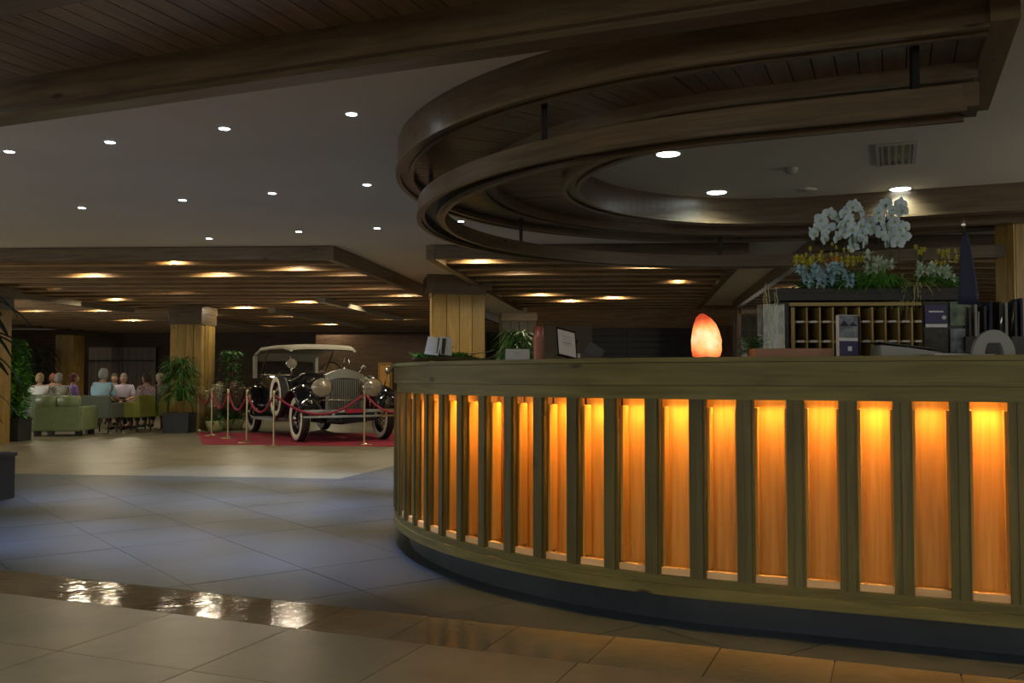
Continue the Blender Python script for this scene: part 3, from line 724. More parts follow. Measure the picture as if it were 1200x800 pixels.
person((gx(142, 24.0), 24.2, .02), -pi*.42, 'person with pale lilac shirt facing the table from the far side', (.7, .64, .8), (.30, .24, .20), lean=.05)
person((gx(131, 24.6), 24.8, .02), -pi*.4, 'person in dark jacket half hidden behind the light blue shirt', (.03, .035, .05), (.10, .08, .07), lean=.03)
for px, D, lab in ((142, 24.25, 'far side dining armchair under the guest in lilac'), (131, 24.85, 'far side armchair under the guest in dark jacket')): armchair((gx(px, D), D, 0), -pi*.42, 'armgrey', lab)
tbl((gx(150, 23), 22.9, 0), 'low round table in the middle of the seated group', .5, .55)
for i in range(3):
    c = Vector((gx(150, 23), 22.9, .55)); a = i*2.1
    g = P('drinking_glass', MB().lathe([(.03, 0), (.035, .12), (.03, .12), (.025, .01)], n=10), M['glass'], loc=(c.x+.25*cos(a), c.y+.25*sin(a), .551)); tag(g, ['left', 'middle', 'right'][i]+' clear drinking glass on the low round table', 'glass', 'glasses on the low table')
grp = [(46, 22.0, 'blond hair and white shirt behind the sofa at far left', (.8, .82, .8), (.42, .32, .16), -pi*.5+pi), (62, 24.5, 'reddish hair between two guests behind the sofa', (.20, .10, .10), (.28, .10, .07), 1.9),
       (68, 22.2, 'grey hair and patterned light top behind the sofa', (.42, .42, .36), (.33, .31, .29), pi*.5), (84, 23.0, 'dark red hair and purple shirt behind the sofa right end', (.30, .20, .62), (.10, .03, .03), .6)]
for i, (px, D, lab, sc_, hc_, rz) in enumerate(grp):
    person((gx(px, D), D, .02), rz, 'person with '+lab, sc_, hc_, lean=.03, pattern=.6 if i == 2 else None, size=1.0)
    armchair((gx(px, D)-.03*cos(rz), D-.03*sin(rz), 0), rz, 'armgrey', ['armchair under the blond guest in white', 'armchair under the red haired guest', 'armchair under the guest in the patterned top', 'armchair under the guest in purple'][i])

# ------------------------------------------------------------------ vintage car on red carpet
HX = Vector((.475, -.88)).normalized()
car_rz = atan2(HX.y, HX.x)
CS = 1.06; cc = Vector((-4.06, 17.95))-HX*1.72*CS+Vector((-HX.y, HX.x))*.76*CS
def carp(x, y): v = cc+HX*x+Vector((-HX.y, HX.x))*y; return (v.x, v.y)
rc = MB().prism([(-7.0, 20.9), (-5.7, 17.35), (-2.0, 16.8), (-1.65, 17.9), (-1.7, 20.6)][::1], .0012, .012)
tag(P('red_carpet', rc, M['redcarpet']), 'deep red carpet lying on the floor under the vintage car', 'carpet')
car = E('vintage_car', (cc.x, cc.y, .012), 'black vintage open tourer with cream soft top parked on the red carpet', 'car', rz=car_rz); car.scale = (CS*1.02, CS*1.03, 1.0)
RY = Matrix.Rotation(pi/2, 4, 'X')      # lathe axis -> along y
def wheel(x, y, z, parent, r=.44, spare=False, nm_='wheel'):
    wh = P(nm_, MB().lathe([(r*.74, -.06), (r*.9, -.075), (r, -.045), (r, .045), (r*.9, .075), (r*.74, .06)], (x, y, z), 28, RY), M['tyre'], parent)
    for s_ in (-1, 1): P('whitewall', MB().lathe([(r*.70, s_*.062), (r*.74, s_*.072), (r*.92, s_*.078), (r*.93, s_*.07)], (x, y, z), 28, RY), M['whitewall'], wh)
    P('rim', MB().lathe([(r*.72, -.055), (r*.66, -.03), (r*.66, .03), (r*.72, .055)], (x, y, z), 28, RY), M['carside'], wh)
    sp = MB()
    for k in range(20):
        a = 2*pi*k/20; a2 = a+(.25 if k % 2 else -.25)
        for s_ in (-1, 1): sp.tube([(x+.05*cos(a), y+s_*.07, z+.05*sin(a)), (x+r*.68*cos(a2), y, z+r*.68*sin(a2))], .008, 4)
    P('spokes', sp, M['chrome'], wh, kind='stuff')
    P('hub_cap', MB().lathe([(.06, -.09), (.03, -.12), (.0, -.12), (.0, .12), (.03, .12), (.06, .09)], (x, y, z), 14, RY), M['chrome'], wh)
for x, y in ((1.72, -.74), (1.72, .80), (-1.72, -.74), (-1.72, .74)): wheel(x, y, .44, car)
wheel(.78, -.86, .84, car, .42, nm_='spare_wheel'); wheel(.78, .86, .84, car, .42, nm_='spare_wheel')
def fender(path, y0, y1, crown, name):
    rings = []
    for i, (x, z) in enumerate(path):
        a = Vector(path[max(i-1, 0)]); b = Vector(path[min(i+1, len(path)-1)]); d = (b-a).normalized(); n = Vector((-d.y, d.x)) 
        if n.y < 0 and abs(n.y) > .3: n = -n
        ring = []
        for t, off in ((0, -.05), (.12, .0), (.35, crown*.8), (.5, crown), (.65, crown*.8), (.88, 0), (1, -.05)):
            ring.append((x+n.x*off, y0+(y1-y0)*t, z+n.y*off))
        for t, off in ((.96, -.06), (.65, crown*.8-.03), (.5, crown-.03), (.35, crown*.8-.03), (.04, -.06)):
            ring.append((x+n.x*off, y0+(y1-y0)*t, z+n.y*off))
        rings.append(ring)
    mb = MB().loft(rings); mb.smooth = True; return P(name, mb, M['carpaint'], car)
for s_ in (-1, 1):
    fp = [(2.26, .56), (2.22, .74), (2.10, .90), (1.90, 1.00), (1.68, 1.01), (1.45, .94), (1.22, .80), (1.0, .62), (.78, .46), (.55, .36)]
    fender(fp, s_*.50, s_*.93, .075, 'front_fender')
    rp = [(-1.15, .36), (-1.2, .60), (-1.32, .84), (-1.5, .98), (-1.72, 1.02), (-1.95, .97), (-2.15, .80), (-2.26, .58), (-2.32, .40)]
    fender(rp, s_*.55, s_*.90, .05, 'rear_fender')
    P('running_board', MB().box((-.3, s_*.76, .35), (1.75, .3, .045)), M['grey'], car)
    P('valance', MB().box((-.3, s_*.60, .45), (1.8, .04, .2)), M['carpaint'], car)
def sec(x, wd, z0, z1, rnd_=.12, n=6):       # rounded-top section
    pts = [(x, -wd/2, z0), (x, wd/2, z0)]
    for k in range(n+1):
        a = pi/2*k/n; pts.append((x, wd/2-rnd_+rnd_*cos(a), z1-rnd_+rnd_*sin(a)))
    for k in range(n+1):
        a = pi/2+pi/2*k/n; pts.append((x, -wd/2+rnd_+rnd_*cos(a), z1-rnd_+rnd_*sin(a)))
    return pts
P('chassis', MB().box((0, 0, .42), (4.2, .72, .12)), M['black'], car)
P('bonnet', MB().loft([sec(1.80, .60, .55, 1.26, .2), sec(1.2, .72, .55, 1.29, .22), (sec(.5, .98, .52, 1.33, .24))]), M['carpaint'], car)
P('hinge', MB().tube([(1.8, 0, 1.265), (.5, 0, 1.335)], .01, 6), M['chrome'], car)
for s_ in (-1, 1): P('side_hinge', MB().tube([(1.8, s_*.30, 1.12), (.5, s_*.49, 1.13)], .010, 6), M['chrome'], car)
P('body_tub', MB().loft([sec(.52, 1.10, .45, 1.28, .12), sec(.1, 1.24, .42, 1.25, .05), sec(-1.0, 1.34, .42, 1.25, .05), sec(-1.7, 1.26, .5, 1.28, .06), sec(-2.15, 1.0, .6, 1.22, .12)]), M['carside'], car)
for s_ in (-1, 1):
    for x in (-.1, -.95): P('door', MB().box((x, s_*.655, .85), (.74, .03, .66)), M['carside'], car)
    for x in (-.4, -1.25): P('door_handle', MB().tube([(x-.06, s_*.69, 1.08), (x+.06, s_*.69, 1.08)], .012, 6), M['chrome'], car)
    P('waist_rail', MB().tube([(.5, s_*.58, 1.27), (0, s_*.66, 1.27), (-1.2, s_*.69, 1.27), (-1.9, s_*.6, 1.27)], .018, 6), M['chrome'], car)
# radiator with pediment shell and vanes
rad = MB()
def shell(x, g):
    w_, z1 = .33+g, 1.28+g
    return [(x, -w_, .52), (x, w_, .52), (x, w_, z1-.03), (x, .16, z1+.05), (x, 0, z1+.09), (x, -.16, z1+.05), (x, -w_, z1-.03)]
P('radiator_core', MB().loft([shell(1.80, -.02), shell(1.92, -.02)]), M['black'], car)
fr = MB(); outer = shell(1.95, .02); inner = [(x, y*.86, .56 if z < .6 else 1.18) for (x, y, z) in shell(1.95, 0)]
inner = [(1.95, -.29, .57), (1.95, .29, .57), (1.95, .29, 1.17), (1.95, .16, 1.20), (1.95, 0, 1.21), (1.95, -.16, 1.20), (1.95, -.29, 1.17)]
b0 = [(1.80, y, z) for _, y, z in outer]; b1 = [(1.90, y, z) for _, y, z in inner]
fr.loft([b0, outer, inner, b1], caps=False); P('radiator_shell', fr, M['nickel'], car)
for k in range(15): P('vane', MB().box((1.935, -.27+k*.0386, .875), (.02, .016, .62)), M['nickel'], car)
P('radiator_cap', MB().lathe([(.05, 0), (.05, .03), (.02, .05), (.015, .08), (.0, .08)], (1.87, 0, 1.36), 12), M['chrome'], car)
ms = MB().tube([(1.87, 0, 1.43), (1.88, 0, 1.50), (1.92, 0, 1.56)], [.015, .02, .012], 8); ms.ell((1.93, 0, 1.575), (.018, .016, .02), 8, 5)
for s_ in (-1, 1): ms.leaf((1.89, 0, 1.53), (-.8, s_*.9, .5), .10, .05, -.2, 3)
P('mascot', ms, M['chrome'], car)
FX = Matrix.Rotation(pi/2, 4, 'Y')
for s_ in (-1, 1):
    P('headlight', MB().lathe([(.02, -.2), (.10, -.16), (.16, -.06), (.185, .03), (.19, .05), (.175, .06)], (2.05, s_*.46, 1.03), 24, FX), M['chrome'], car)
    P('headlight_lens', MB().lathe([(.175, .05), (.12, .07), (.0, .08)], (2.05, s_*.46, 1.03), 24, FX), M['lens'], car)
    P('lamp_stay', MB().tube([(1.98, s_*.46, .86), (1.95, s_*.46, .60)], .02, 6), M['chrome'], car)
P('lamp_bar', MB().tube([(1.97, -.62, .80), (1.99, 0, .78), (1.97, .62, .80)], .018, 6), M['chrome'], car)
P('bumper', MB().box((2.50, .0, .60), (.02, 1.9, .055)), M['chrome'], car); P('bumper', MB().box((2.50, 0, .50), (.02, 1.8, .04)), M['chrome'], car)
for s_ in (-1, 1): P('bumper_iron', MB().box((2.25, s_*.38, .53), (.5, .05, .06)), M['chrome'], car)
P('number_plate', MB().box((2.53, 0, .60), (.02, .34, .07)), M['redcarpet'], car)
P('apron', MB().box((2.05, 0, .48), (.35, .8, .18)), M['carpaint'], car)
P('front_axle', MB().tube([(1.72, -.7, .42), (1.75, 0, .34), (1.72, .7, .42)], .035, 8), M['black'], car)
# windscreen, soft top
ws = P('windscreen_frame', MB().tube([(.50, -.56, 1.25), (.40, -.58, 1.80), (.40, .58, 1.80), (.50, .56, 1.25)], .02, 6), M['chrome'], car)
P('windscreen_glass', MB().box((.45, 0, 1.53), (.01, 1.12, .5), M=Matrix.Rotation(-.18, 4, 'Y')), M['glass'], ws)
def tsec(x, z, w_, th=.03, n=10):
    up = [(x, w_*cos(pi*k/n), z-.07+.08*sin(pi*k/n)**.45) for k in range(n+1)]
    dn = [(x, (w_-th)*cos(pi*k/n), z-.07-.025+.065*sin(pi*k/n)**.45) for k in reversed(range(n+1))]
    return up+dn
P('soft_top', MB().loft([tsec(.66, 1.83, .64), tsec(.3, 1.90, .69), (tsec(-.5, 1.91, .72)), tsec(-1.4, 1.90, .72), tsec(-1.95, 1.80, .70), tsec(-2.12, 1.62, .66)]), M['cream'], car)
for s_ in (-1, 1):
    P('rear_quarter', MB().prism([(-2.14, s_*.62), (-1.98, s_*.62), (-1.98, s_*.68), (-2.14, s_*.68)][::s_], 1.2, 1.70), M['cream'], car)
    P('top_bow', MB().tube([(-1.5, s_*.66, 1.26), (-.9, s_*.67, 1.78)], .018, 6), M['darkwood'], car)
P('rear_curtain', MB().box((-2.13, 0, 1.45), (.03, 1.3, .55)), M['leather'], car)
for x in (-.25, -1.35): 
    P('seat_back', MB().box((x-.2, 0, 1.05), (.16, 1.1, .55)), M['leather'], car); P('seat', MB().box((x, 0, .85), (.5, 1.1, .16)), M['leather'], car)
st = MB(); st.tube([(.05+.05*sin(2*pi*k/20), .33+.2*cos(2*pi*k/20), 1.35+.19*sin(2*pi*k/20)) for k in range(21)], .014, 6); st.tube([(.05, .33, 1.35), (.45, .33, 1.1)], .015, 6)
P('steering_wheel', st, M['black'], car)
P('spot_lamp', MB().lathe([(.02, -.12), (.09, -.06), (.11, .02), (.10, .03)], (.70, -.62, 1.50), 16, FX), M['chrome'], car)
P('spot_lamp_lens', MB().lathe([(.10, .025), (.0, .04)], (.70, -.62, 1.50), 16, FX), M['lens'], car)
P('lamp_bracket', MB().tube([(.70, -.62, 1.42), (.60, -.58, 1.2)], .015, 6), M['chrome'], car)
P('horn', MB().tube([(.5, -.62, 1.22), (.7, -.70, 1.16), (.95, -.68, 1.15), (1.25, -.62, 1.24), (1.45, -.60, 1.30)], [.012, .014, .018, .022, .035], 8), M['chrome'], car)
P('mirror', MB().tube([(1.75, .80, .98), (1.8, .82, 1.18), (1.85, .84, 1.32)], .012, 6).ell((1.86, .85, 1.36), (.03, .075, .075)), M['chrome'], car)
P('mirror', MB().tube([(.5, .72, 1.30), (.52, .8, 1.38)], .010, 6).ell((.53, .84, 1.42), (.02, .06, .06)), M['chrome'], car)

# ------------------------------------------------------------------ rope barrier
posts = [(232, 505), (248, 511), (267, 514), (289, 519), (320.6, 524), (427, 521), (497, 523)]
names = ['farthest brass rope post left of the flowers', 'second brass rope post by the column', 'third brass rope post in front of the pink flowers', 'fourth brass rope post before the car rear', 'nearest brass rope post in front of the spare wheel', 'brass rope post in front of the radiator', 'brass rope post hidden behind the counter end']
PP = []
for (x, y), n_ in zip(posts, names):
    p = onz(x, y, 0); PP.append(p)
    q = E('rope_post', (p.x, p.y, .0125 if False else .002), n_, 'rope post', 'brass rope posts around the car')
    P('base', MB().lathe([(.001, 0), (.16, 0), (.16, .012), (.05, .035), (.02, .05), (.001, .05)], n=20), M['brass'], q)
    P('pole', MB().lathe([(.018, .03), (.018, .95)], n=10), M['brass'], q)
    P('finial', MB().lathe([(.018, .90), (.035, .915), (.02, .94), (.03, .96), (.028, .99), (.001, 1.01)], n=12), M['brass'], q)
    P('hook', MB().tube([(-.04, 0, .90), (.04, 0, .90)], .008, 6), M['brass'], q)
rn = ['farthest red rope left of the pink flowers', 'red rope sagging before the pink flowers', 'red rope between third and fourth brass posts', 'red rope sagging in front of the car door', 'long red rope sagging in front of the car bumper', 'red rope running from the radiator post behind the counter']
for i in range(6):
    a, b = PP[i], PP[i+1]; sag = .30 if i != 4 else .33; pts = []
    d_ = (b-a).normalized()*.04
    for k in range(15):
        t = k/14; p = (a+d_).lerp(b-d_, t); p.z = .90-sag*4*t*(1-t)*(1 if i else .8); pts.append(p)
    tag(P('barrier_rope', MB().tube(pts, .020, 8), M['rope']), rn[i], 'rope', 'red ropes of the barrier')
# gladiolus bouquets left of the car
for i, (px, py, mt, lab) in enumerate(((252, 506, 'creamfl', 'tall cream flower bunch in basket left of the rope posts'), (262, 503, 'pinkfl', 'tall pink and cream flower bunch in basket beside the column'), (276, 503, 'pinkfl', 'dusty pink flower bunch nearest the car rear fender'))):
    p = onz(px, py, 0); fl = E('flower_bunch', (p.x, p.y, .013), lab, 'flowers')
    P('basket', MB().lathe([(.001, 0), (.14, 0), (.22, .22), (.2, .24), (.001, .24)], n=14), M['straw'], fl)
    rnd = random.Random(20+i); st = MB(); pt = MB(); lf = MB()
    for k in range(9):
        a = rnd.uniform(0, 2*pi); r = rnd.uniform(.1, .3); top = Vector((r*cos(a), r*sin(a), rnd.uniform(.85, 1.12)))
        st.tube([(0, 0, .2), top], .008, 4)
        for j in range(13):
            q = Vector((0, 0, .2)).lerp(top, .42+.58*j/12); b_ = rnd.uniform(0, 2*pi)
            pt.leaf(q, (cos(b_), sin(b_), .6), .09, .07, .3, 2); pt.leaf(q, (cos(b_+2), sin(b_+2), .6), .08, .07, .3, 2)
    for k in range(60):
        a = rnd.uniform(0, 2*pi); lf.leaf((.1*cos(a), .1*sin(a), .22), (cos(a), sin(a), rnd.uniform(.1, 2)), rnd.uniform(.2, .4), .04, .5, 3)
    P('stem', st, M['stem'], fl, kind='stuff'); P('petals', pt, M[mt], fl, kind='stuff'); P('leaves', lf, M['leaf'], fl, kind='stuff')
# ------------------------------------------------------------------ things on the counter
ZT = 1.3462
def top(px, inward=.22):         # a point on the countertop, this far in from the front edge, in the column of px
    best = None
    for i in range(-400, 700):
        t = i*.004 if i > 0 else i*.01
        p = oval(R0-inward, t)
        if p[1] < .5: continue
        e = abs(p[0]/p[1]*F+600-px)
        # keep the near crossing
        if e < 4 and (best is None or (e < best[0]-0 and abs(p[1]-best[1][1]) < .5) or p[1] < best[1][1]-.5): best = (e, p)
    return Vector((best[1][0], best[1][1], ZT))
def face_cam(p): return atan2(p.y, p.x)-pi/2       # local -y turned to the visitor's side of the desk
# driftwood with leaves
p = top(528, .25); dw = E('driftwood_arrangement', p, 'driftwood piece with green leaves at the left end of the counter', 'arrangement', rz=face_cam(p))
D_ = p.y
mb = MB().tube([(-.26, 0, .02), (-.12, .02, .035), (0, 0, .03), (.12, 0, .028), (.2, 0, .014), (.27, 0, .03), (.30, 0, .055)], [.012, .025, .03, .022, .012, .009, .004], 8)
P('branch', mb, M['bark'], dw); P('twig', MB().tube([(-.2, 0, .03), (-.12, 0, .12), (-.04, 0, .16), (.02, 0, .1)], [.006, .005, .004, .003], 5), M['bark'], dw)
P('pale_strip', MB().leaf((.06, -.01, .06), (1, 0, -.12), .24, .035, -.22, 6), M['straw'], dw)
lf = MB(); rnd = random.Random(5)
for k in range(70):
    a = rnd.uniform(0, 2*pi); x = rnd.choice([-.2, -.17, .0, .05, .1])+rnd.uniform(-.05, .05); lf.leaf((x, rnd.uniform(-.03, .03), .03), (cos(a), sin(a), rnd.uniform(.2, 1.2)), rnd.uniform(.06, .11), .03, .3, 3)
P('leaves', lf, M['leaf2'], dw, kind='stuff')
# open folder with photo
p = top(516, .16); fo = E('open_folder', p+Vector((0, 0, .048)), 'open white photo folder standing upright on the driftwood piece', 'folder', rz=face_cam(p))
tilt = Matrix.Rotation(-.25, 4, 'X')
for s_, w_ in ((-1, .10), (1, .085)):
    m = Matrix.Rotation(s_*.35, 4, 'Z') @ tilt
    P('page', MB().box((s_*w_*.47+.0, -.0, .062), (w_, .004, .125), M=Matrix.Rotation(.12, 4, 'Y') @ m), M['paper'], fo)
P('photo', MB().box((.008, -.012, .062), (.055, .003, .11), M=Matrix.Rotation(.12, 4, 'Y') @ tilt), M['darkprint'], fo)
# white card
p = top(606, .2); ca = E('white_card', p, 'blank-looking white card standing on the counter', 'card', rz=face_cam(p))
P('front_leaf', MB().box((0, 0, .034), (.145, .003, .072), M=Matrix.Rotation(-.35, 4, 'X')), M['paper'], ca)
P('rear_leaf', MB().box((0, .024, .034), (.145, .003, .072), M=Matrix.Rotation(.35, 4, 'X')), M['paper'], ca)
for k in range(2): P('print', MB().box((0, -.004-.002*k, .045-.014*k), (.045-.02*k, .001, .003), M=Matrix.Rotation(-.35, 4, 'X')), M['grey'], ca)
# tablet with stand
p = top(664, .2); tb = E('tablet', p, 'dark framed tablet tilted on its stand on the counter', 'tablet', rz=face_cam(p)+.55)
mm = Matrix.Rotation(.20, 4, 'Y') @ Matrix.Rotation(-.42, 4, 'X')
P('frame', MB().box((0, 0, .092), (.135, .014, .18), M=mm), M['black'], tb); P('screen', MB().box((0, -.0085, .092), (.115, .003, .158), M=mm), M['paper'], tb)
for k in range(5): P('text_line', MB().box((.012*0, -.0105-.0, .092), (.05, .001, .004), M=mm) if k == 0 else MB().box(Vector((0, -.0105, .092)) + (mm @ Vector((0, 0, -.03+.018*k))), (.07-.01*(k % 2), .001, .003), M=mm), M['grey'], tb)
P('stand', MB().prism([(0, 0), (.13, 0), (.13, .02), (0, .02)], 0, .01), M['black'], tb); P('stay', MB().box((.07, .06, .055), (.025, .012, .15), M=Matrix.Rotation(.75, 4, 'X')), M['black'], tb)
p = top(674, .30); tag(P('paper_cube', MB().box((0, 0, .018), (.055, .04, .036)), M['paper'], loc=p), 'small white paper cube right behind the tablet', 'note box')
# wedge shaped dark document rest
p = top(696, .34); o = E('document_rest', p, 'dark sloping rest right of the tablet on the counter', 'document rest', rz=face_cam(p))
P('slope', MB().box((0, .03, .05), (.10, .02, .07), M=Matrix.Rotation(.6, 4, 'Y')), M['black'], o); P('foot', MB().box((0, .03, .006), (.16, .12, .012)), M['darkwood'], o)
# salt lamp
m, nt, b = nm('salt_crystal'); tc = nt.nodes.new('ShaderNodeTexCoord'); n = nt.nodes.new('ShaderNodeTexNoise'); n.inputs['Scale'].default_value = 14; n.inputs['Detail'].default_value = 5
sx = nt.nodes.new('ShaderNodeSeparateXYZ'); nt.links.new(tc.outputs['Object'], sx.inputs[0]); nt.links.new(tc.outputs['Object'], n.inputs['Vector'])
gr = nt.nodes.new('ShaderNodeTexGradient'); gr.gradient_type = 'SPHERICAL'; mp = nt.nodes.new('ShaderNodeMapping'); mp.inputs['Location'].default_value = (0, 0, -.72); mp.inputs['Scale'].default_value = (8.6, 8.6, 8.0)
nt.links.new(tc.outputs['Object'], mp.inputs[0]); nt.links.new(mp.outputs[0], gr.inputs[0])
ad = nt.nodes.new('ShaderNodeMath'); ad.operation = 'MULTIPLY_ADD'; ad.inputs[1].default_value = .5; nt.links.new(n.outputs[0], ad.inputs[0]); nt.links.new(gr.outputs[0], ad.inputs[2])
cr = nt.nodes.new('ShaderNodeValToRGB'); e = cr.color_ramp.elements; e[0].position = .28; e[0].color = (.45, .03, .01, 1); e[1].position = .74; e[1].color = (1, .80, .50, 1)
e2 = cr.color_ramp.elements.new(.42); e2.color = (.85, .16, .04, 1); e3 = cr.color_ramp.elements.new(.58); e3.color = (1, .42, .12, 1)
nt.links.new(ad.outputs[0], cr.inputs[0]); nt.links.new(cr.outputs[0], b.inputs['Emission Color']); b.inputs['Emission Strength'].default_value = .8
b.inputs['Base Color'].default_value = (.5, .2, .12, 1); b.inputs['Roughness'].default_value = .5
p = top(827, .17); sl = E('salt_lamp', p, 'glowing orange salt crystal lamp standing on the counter', 'lamp')
random.seed(3); cr_ = MB(); rings = []
for (r, z, ox) in ((.045, .0, 0), (.070, .008, 0), (.078, .04, 0), (.079, .09, .0), (.070, .14, -.003), (.056, .175, -.006), (.038, .205, -.014), (.016, .224, -.02), (.002, .228, -.02)):
    rings.append([(ox+r*cos(2*pi*k/14)*random.uniform(.95, 1.05), r*.8*sin(2*pi*k/14)*random.uniform(.93, 1.05), z) for k in range(14)])
cr_.loft(rings); cr_.smooth = True
P('crystal', cr_, m, sl); P('foot', MB().lathe([(.001, 0), (.05, 0), (.05, .006), (.001, .006)], n=16), M['darkwood'], sl)
lamp('POINT', (0, -.12, .12), .35, (1, .42, .12), sl, size=.06)
# little plant, glass vase with twigs
p = top(884, .45); gp = E('small_plant', p+Vector((0, 0, 0)), 'small bushy green plant behind the wooden tray', 'plant'); P('pot', MB().lathe([(.001, 0), (.03, 0), (.04, .03), (.001, .03)], n=12), M['pot'], gp)
lf = MB(); rnd = random.Random(9)
for k in range(420):
    a = rnd.uniform(0, 2*pi); r = rnd.uniform(0, .075); lf.leaf((r*cos(a), r*sin(a), rnd.uniform(.025, .11)), (cos(a), sin(a), rnd.uniform(-.2, 1)), rnd.uniform(.02, .04), .014, .3, 2)
P('foliage', lf, M['leaf'], gp, kind='stuff')
p = top(903, .40); gv = E('glass_vase', p, 'tall clear square glass vase holding thin twigs', 'vase')
for (x, y, a, b_) in ((-.055, 0, .004, .11), (.055, 0, .004, .11), (0, -.055, .11, .004), (0, .055, .11, .004)): P('glass_side', MB().box((x, y, .14), (a, b_, .28)), M['glass'], gv)
P('glass_base', MB().box((0, 0, .008), (.106, .106, .016)), M['glass'], gv)
rnd = random.Random(4)
for k in range(7):
    a = rnd.uniform(-.03, .03); P('twig', MB().tube([(a, 0, .02), (-a, rnd.uniform(-.03, .03), .15), (a*1.4+rnd.uniform(-.02, .02), 0, .3), (a*1.2, 0, rnd.uniform(.33, .40))], .0022, 5), M['straw'], gv)
# wooden tray
p = top(930, .2); wt = E('wooden_tray', p, 'low reddish wooden tray lying on the counter left of the brochures', 'tray', rz=atan2(U.y, U.x)*.25)
P('front_side', MB().box((0, 0, .022), (.385, .012, .044)), M['tray'], wt); P('rear_side', MB().box((0, .16, .022), (.385, .012, .044)), M['tray'], wt)
for a in (-1, 1): P('end_side', MB().box((a*.186, .08, .022), (.012, .148, .044)), M['tray'], wt)
P('bottom', MB().box((0, .08, .004), (.36, .148, .008)), M['tray'], wt)
# brochures
p = top(995, .2); br = E('brochure_stack', p, 'upright stack of mountain brochures with blue lower half on the counter', 'brochure', rz=.25)
mt_ = Matrix()
for k in range(6):
    q = P('brochure', MB().box((.004*k, .010*k, .103), (.105, .006, .205), M=mt_), M['paper'], br)
P('picture', MB().box((0, -.0050, .148), (.103, .002, .11), M=mt_), M['brochure'], br); P('blue_print', MB().box((0, -.0045, .040), (.103, .003, .075), M=mt_), M['purple'], br)
P('white_mark', MB().box((.005, -.0062, .040), (.022, .002, .022), M=mt_), M['paper'], br)
mnt = MB(); mnt.v = [Vector(v) for v in ((-.05, -.0085, .15), (.0, -.0085, .15), (-.027, -.0095, .178), (.05, -.0085, .15), (.02, -.009, .17))]; mnt.f = [[0, 1, 2], [1, 3, 4]]; mnt.uv = [[(0, 0)]*3]*2
P('mountain_print', mnt, M['navy'], br)
for k in range(3): P('title_print', MB().box((-.015+.02*k, -.0082, .131), (.012, .001, .012), M=mt_), M['grey'], br)
P('side_holder', MB().box((.062, .03, .10), (.006, .08, .20)), M['darkwood'], br)
# grey tray / stapler-like desk printer
p = top(1058, .28); pr = E('document_tray', p, 'pale grey sloping document tray in front of the pigeonholes', 'document tray', rz=-.1)
bd = MB(); bd.loft([[(x, -.09, 0), (x, .09, 0), (x, .09, h), (x, -.09, h)] for x, h in ((-.13, .055), (.0, .042), (.15, .018))]); P('body', bd, M['grey'], pr)
P('dark_lid', MB().box((.0, 0, .052), (.27, .17, .006), M=Matrix.Rotation(.13, 4, 'Y')), M['black'], pr)
p = top(1140, .30)
for k in range(3):
    o = P('paper_sheet', MB().box((0, 0, .002+.004*k), (.30-.02*k, .2, .003)), M['paper'], loc=(p.x-.05-.04*k, p.y, ZT)); o.rotation_euler = (0, 0, -.1+.08*k); tag(o, ['lowest', 'middle', 'topmost'][k]+' loose white sheet on the counter under the brochure rack', 'paper', 'loose sheets on the counter')
# brochure rack with four leaflets
p = top(1113, .42); rk = E('leaflet_rack', p, 'rack of leaflets with navy and green covers right of the pigeonholes', 'leaflet rack', rz=-.05)
P('rack_frame', MB().box((0, .03, .14), (.23, .02, .27)), M['blackmetal'], rk); P('rack_base', MB().box((0, .01, .01), (.23, .1, .02)), M['blackmetal'], rk)
for (x, z, w_, h_, mt, lb) in ((-.058, .205, .105, .105, 'purple', 'navy leaflet'), (-.058, .075, .112, .115, 'darkprint', 'dark food leaflet'), (.06, .215, .098, .12, 'green_print', 'green landscape leaflet'), (.06, .08, .10, .12, 'brochure', 'olive picture leaflet')):
    P('leaflet', MB().box((x, .012, z), (w_, .006, h_)), M[mt], rk, label=lb)
P('white_band', MB().box((-.058, .006, .155), (.105, .004, .016)), M['paper'], rk); P('print_line', MB().box((-.058, .007, .225), (.07, .003, .008)), M['paper'], rk); P('round_mark', MB().lathe([(.001, 0), (.011, 0), (.011, .003), (.001, .003)], (-.02, .007, .195), 12, RY), M['paper'], rk)
# dark pen and leaflet organiser
p = top(1166, .52); og = E('desk_organiser', p, 'crowded dark desk organiser of folders behind the grey arch', 'organiser', rz=-.1)
rnd = random.Random(31)
for k in range(8): P('folder', MB().box((-.13+k*.036, .02+.02*(k % 2), .12+rnd.uniform(0, .035)), (.012, .12, .24+rnd.uniform(0, .07))), M[('blackmetal', 'grey', 'pot', 'navy')[k % 4]], og)
P('organiser_box', MB().box((0, .03, .05), (.31, .15, .10)), M['black'], og)
for k in range(4): P('pen', MB().tube([(-.1+.05*k, -.06, .08), (-.1+.055*k, -.07, .22+.02*k)], .004, 6), M[('grey', 'navy', 'chrome', 'black')[k]], og)
# grey arch
p = top(1164, .16); ar = MB(); outer = []; inner = []
n_ = 20
for k in range(n_+1):
    a = pi*k/n_; outer.append((-.098*cos(a)*1.0, .118*sin(a) if .118*sin(a) > 0 else 0)); 
for k in range(n_+1):
    a = pi*k/n_; inner.append((-.044*cos(a), .058*min(1, sin(a)*1.3)))
rings = []
for k in range(n_+1):
    (ox, oz), (ix, iz) = outer[k], inner[k]; rings.append([(ox, -.012, oz), (ix, -.012, iz), (ix, .012, iz), (ox, .012, oz)])
ar.loft(rings); o = P('arch_holder', ar, M['grey'], loc=p+Vector((0, 0, .001))); tag(o, 'grey arch shaped holder standing at the right end of the counter', 'arch holder')
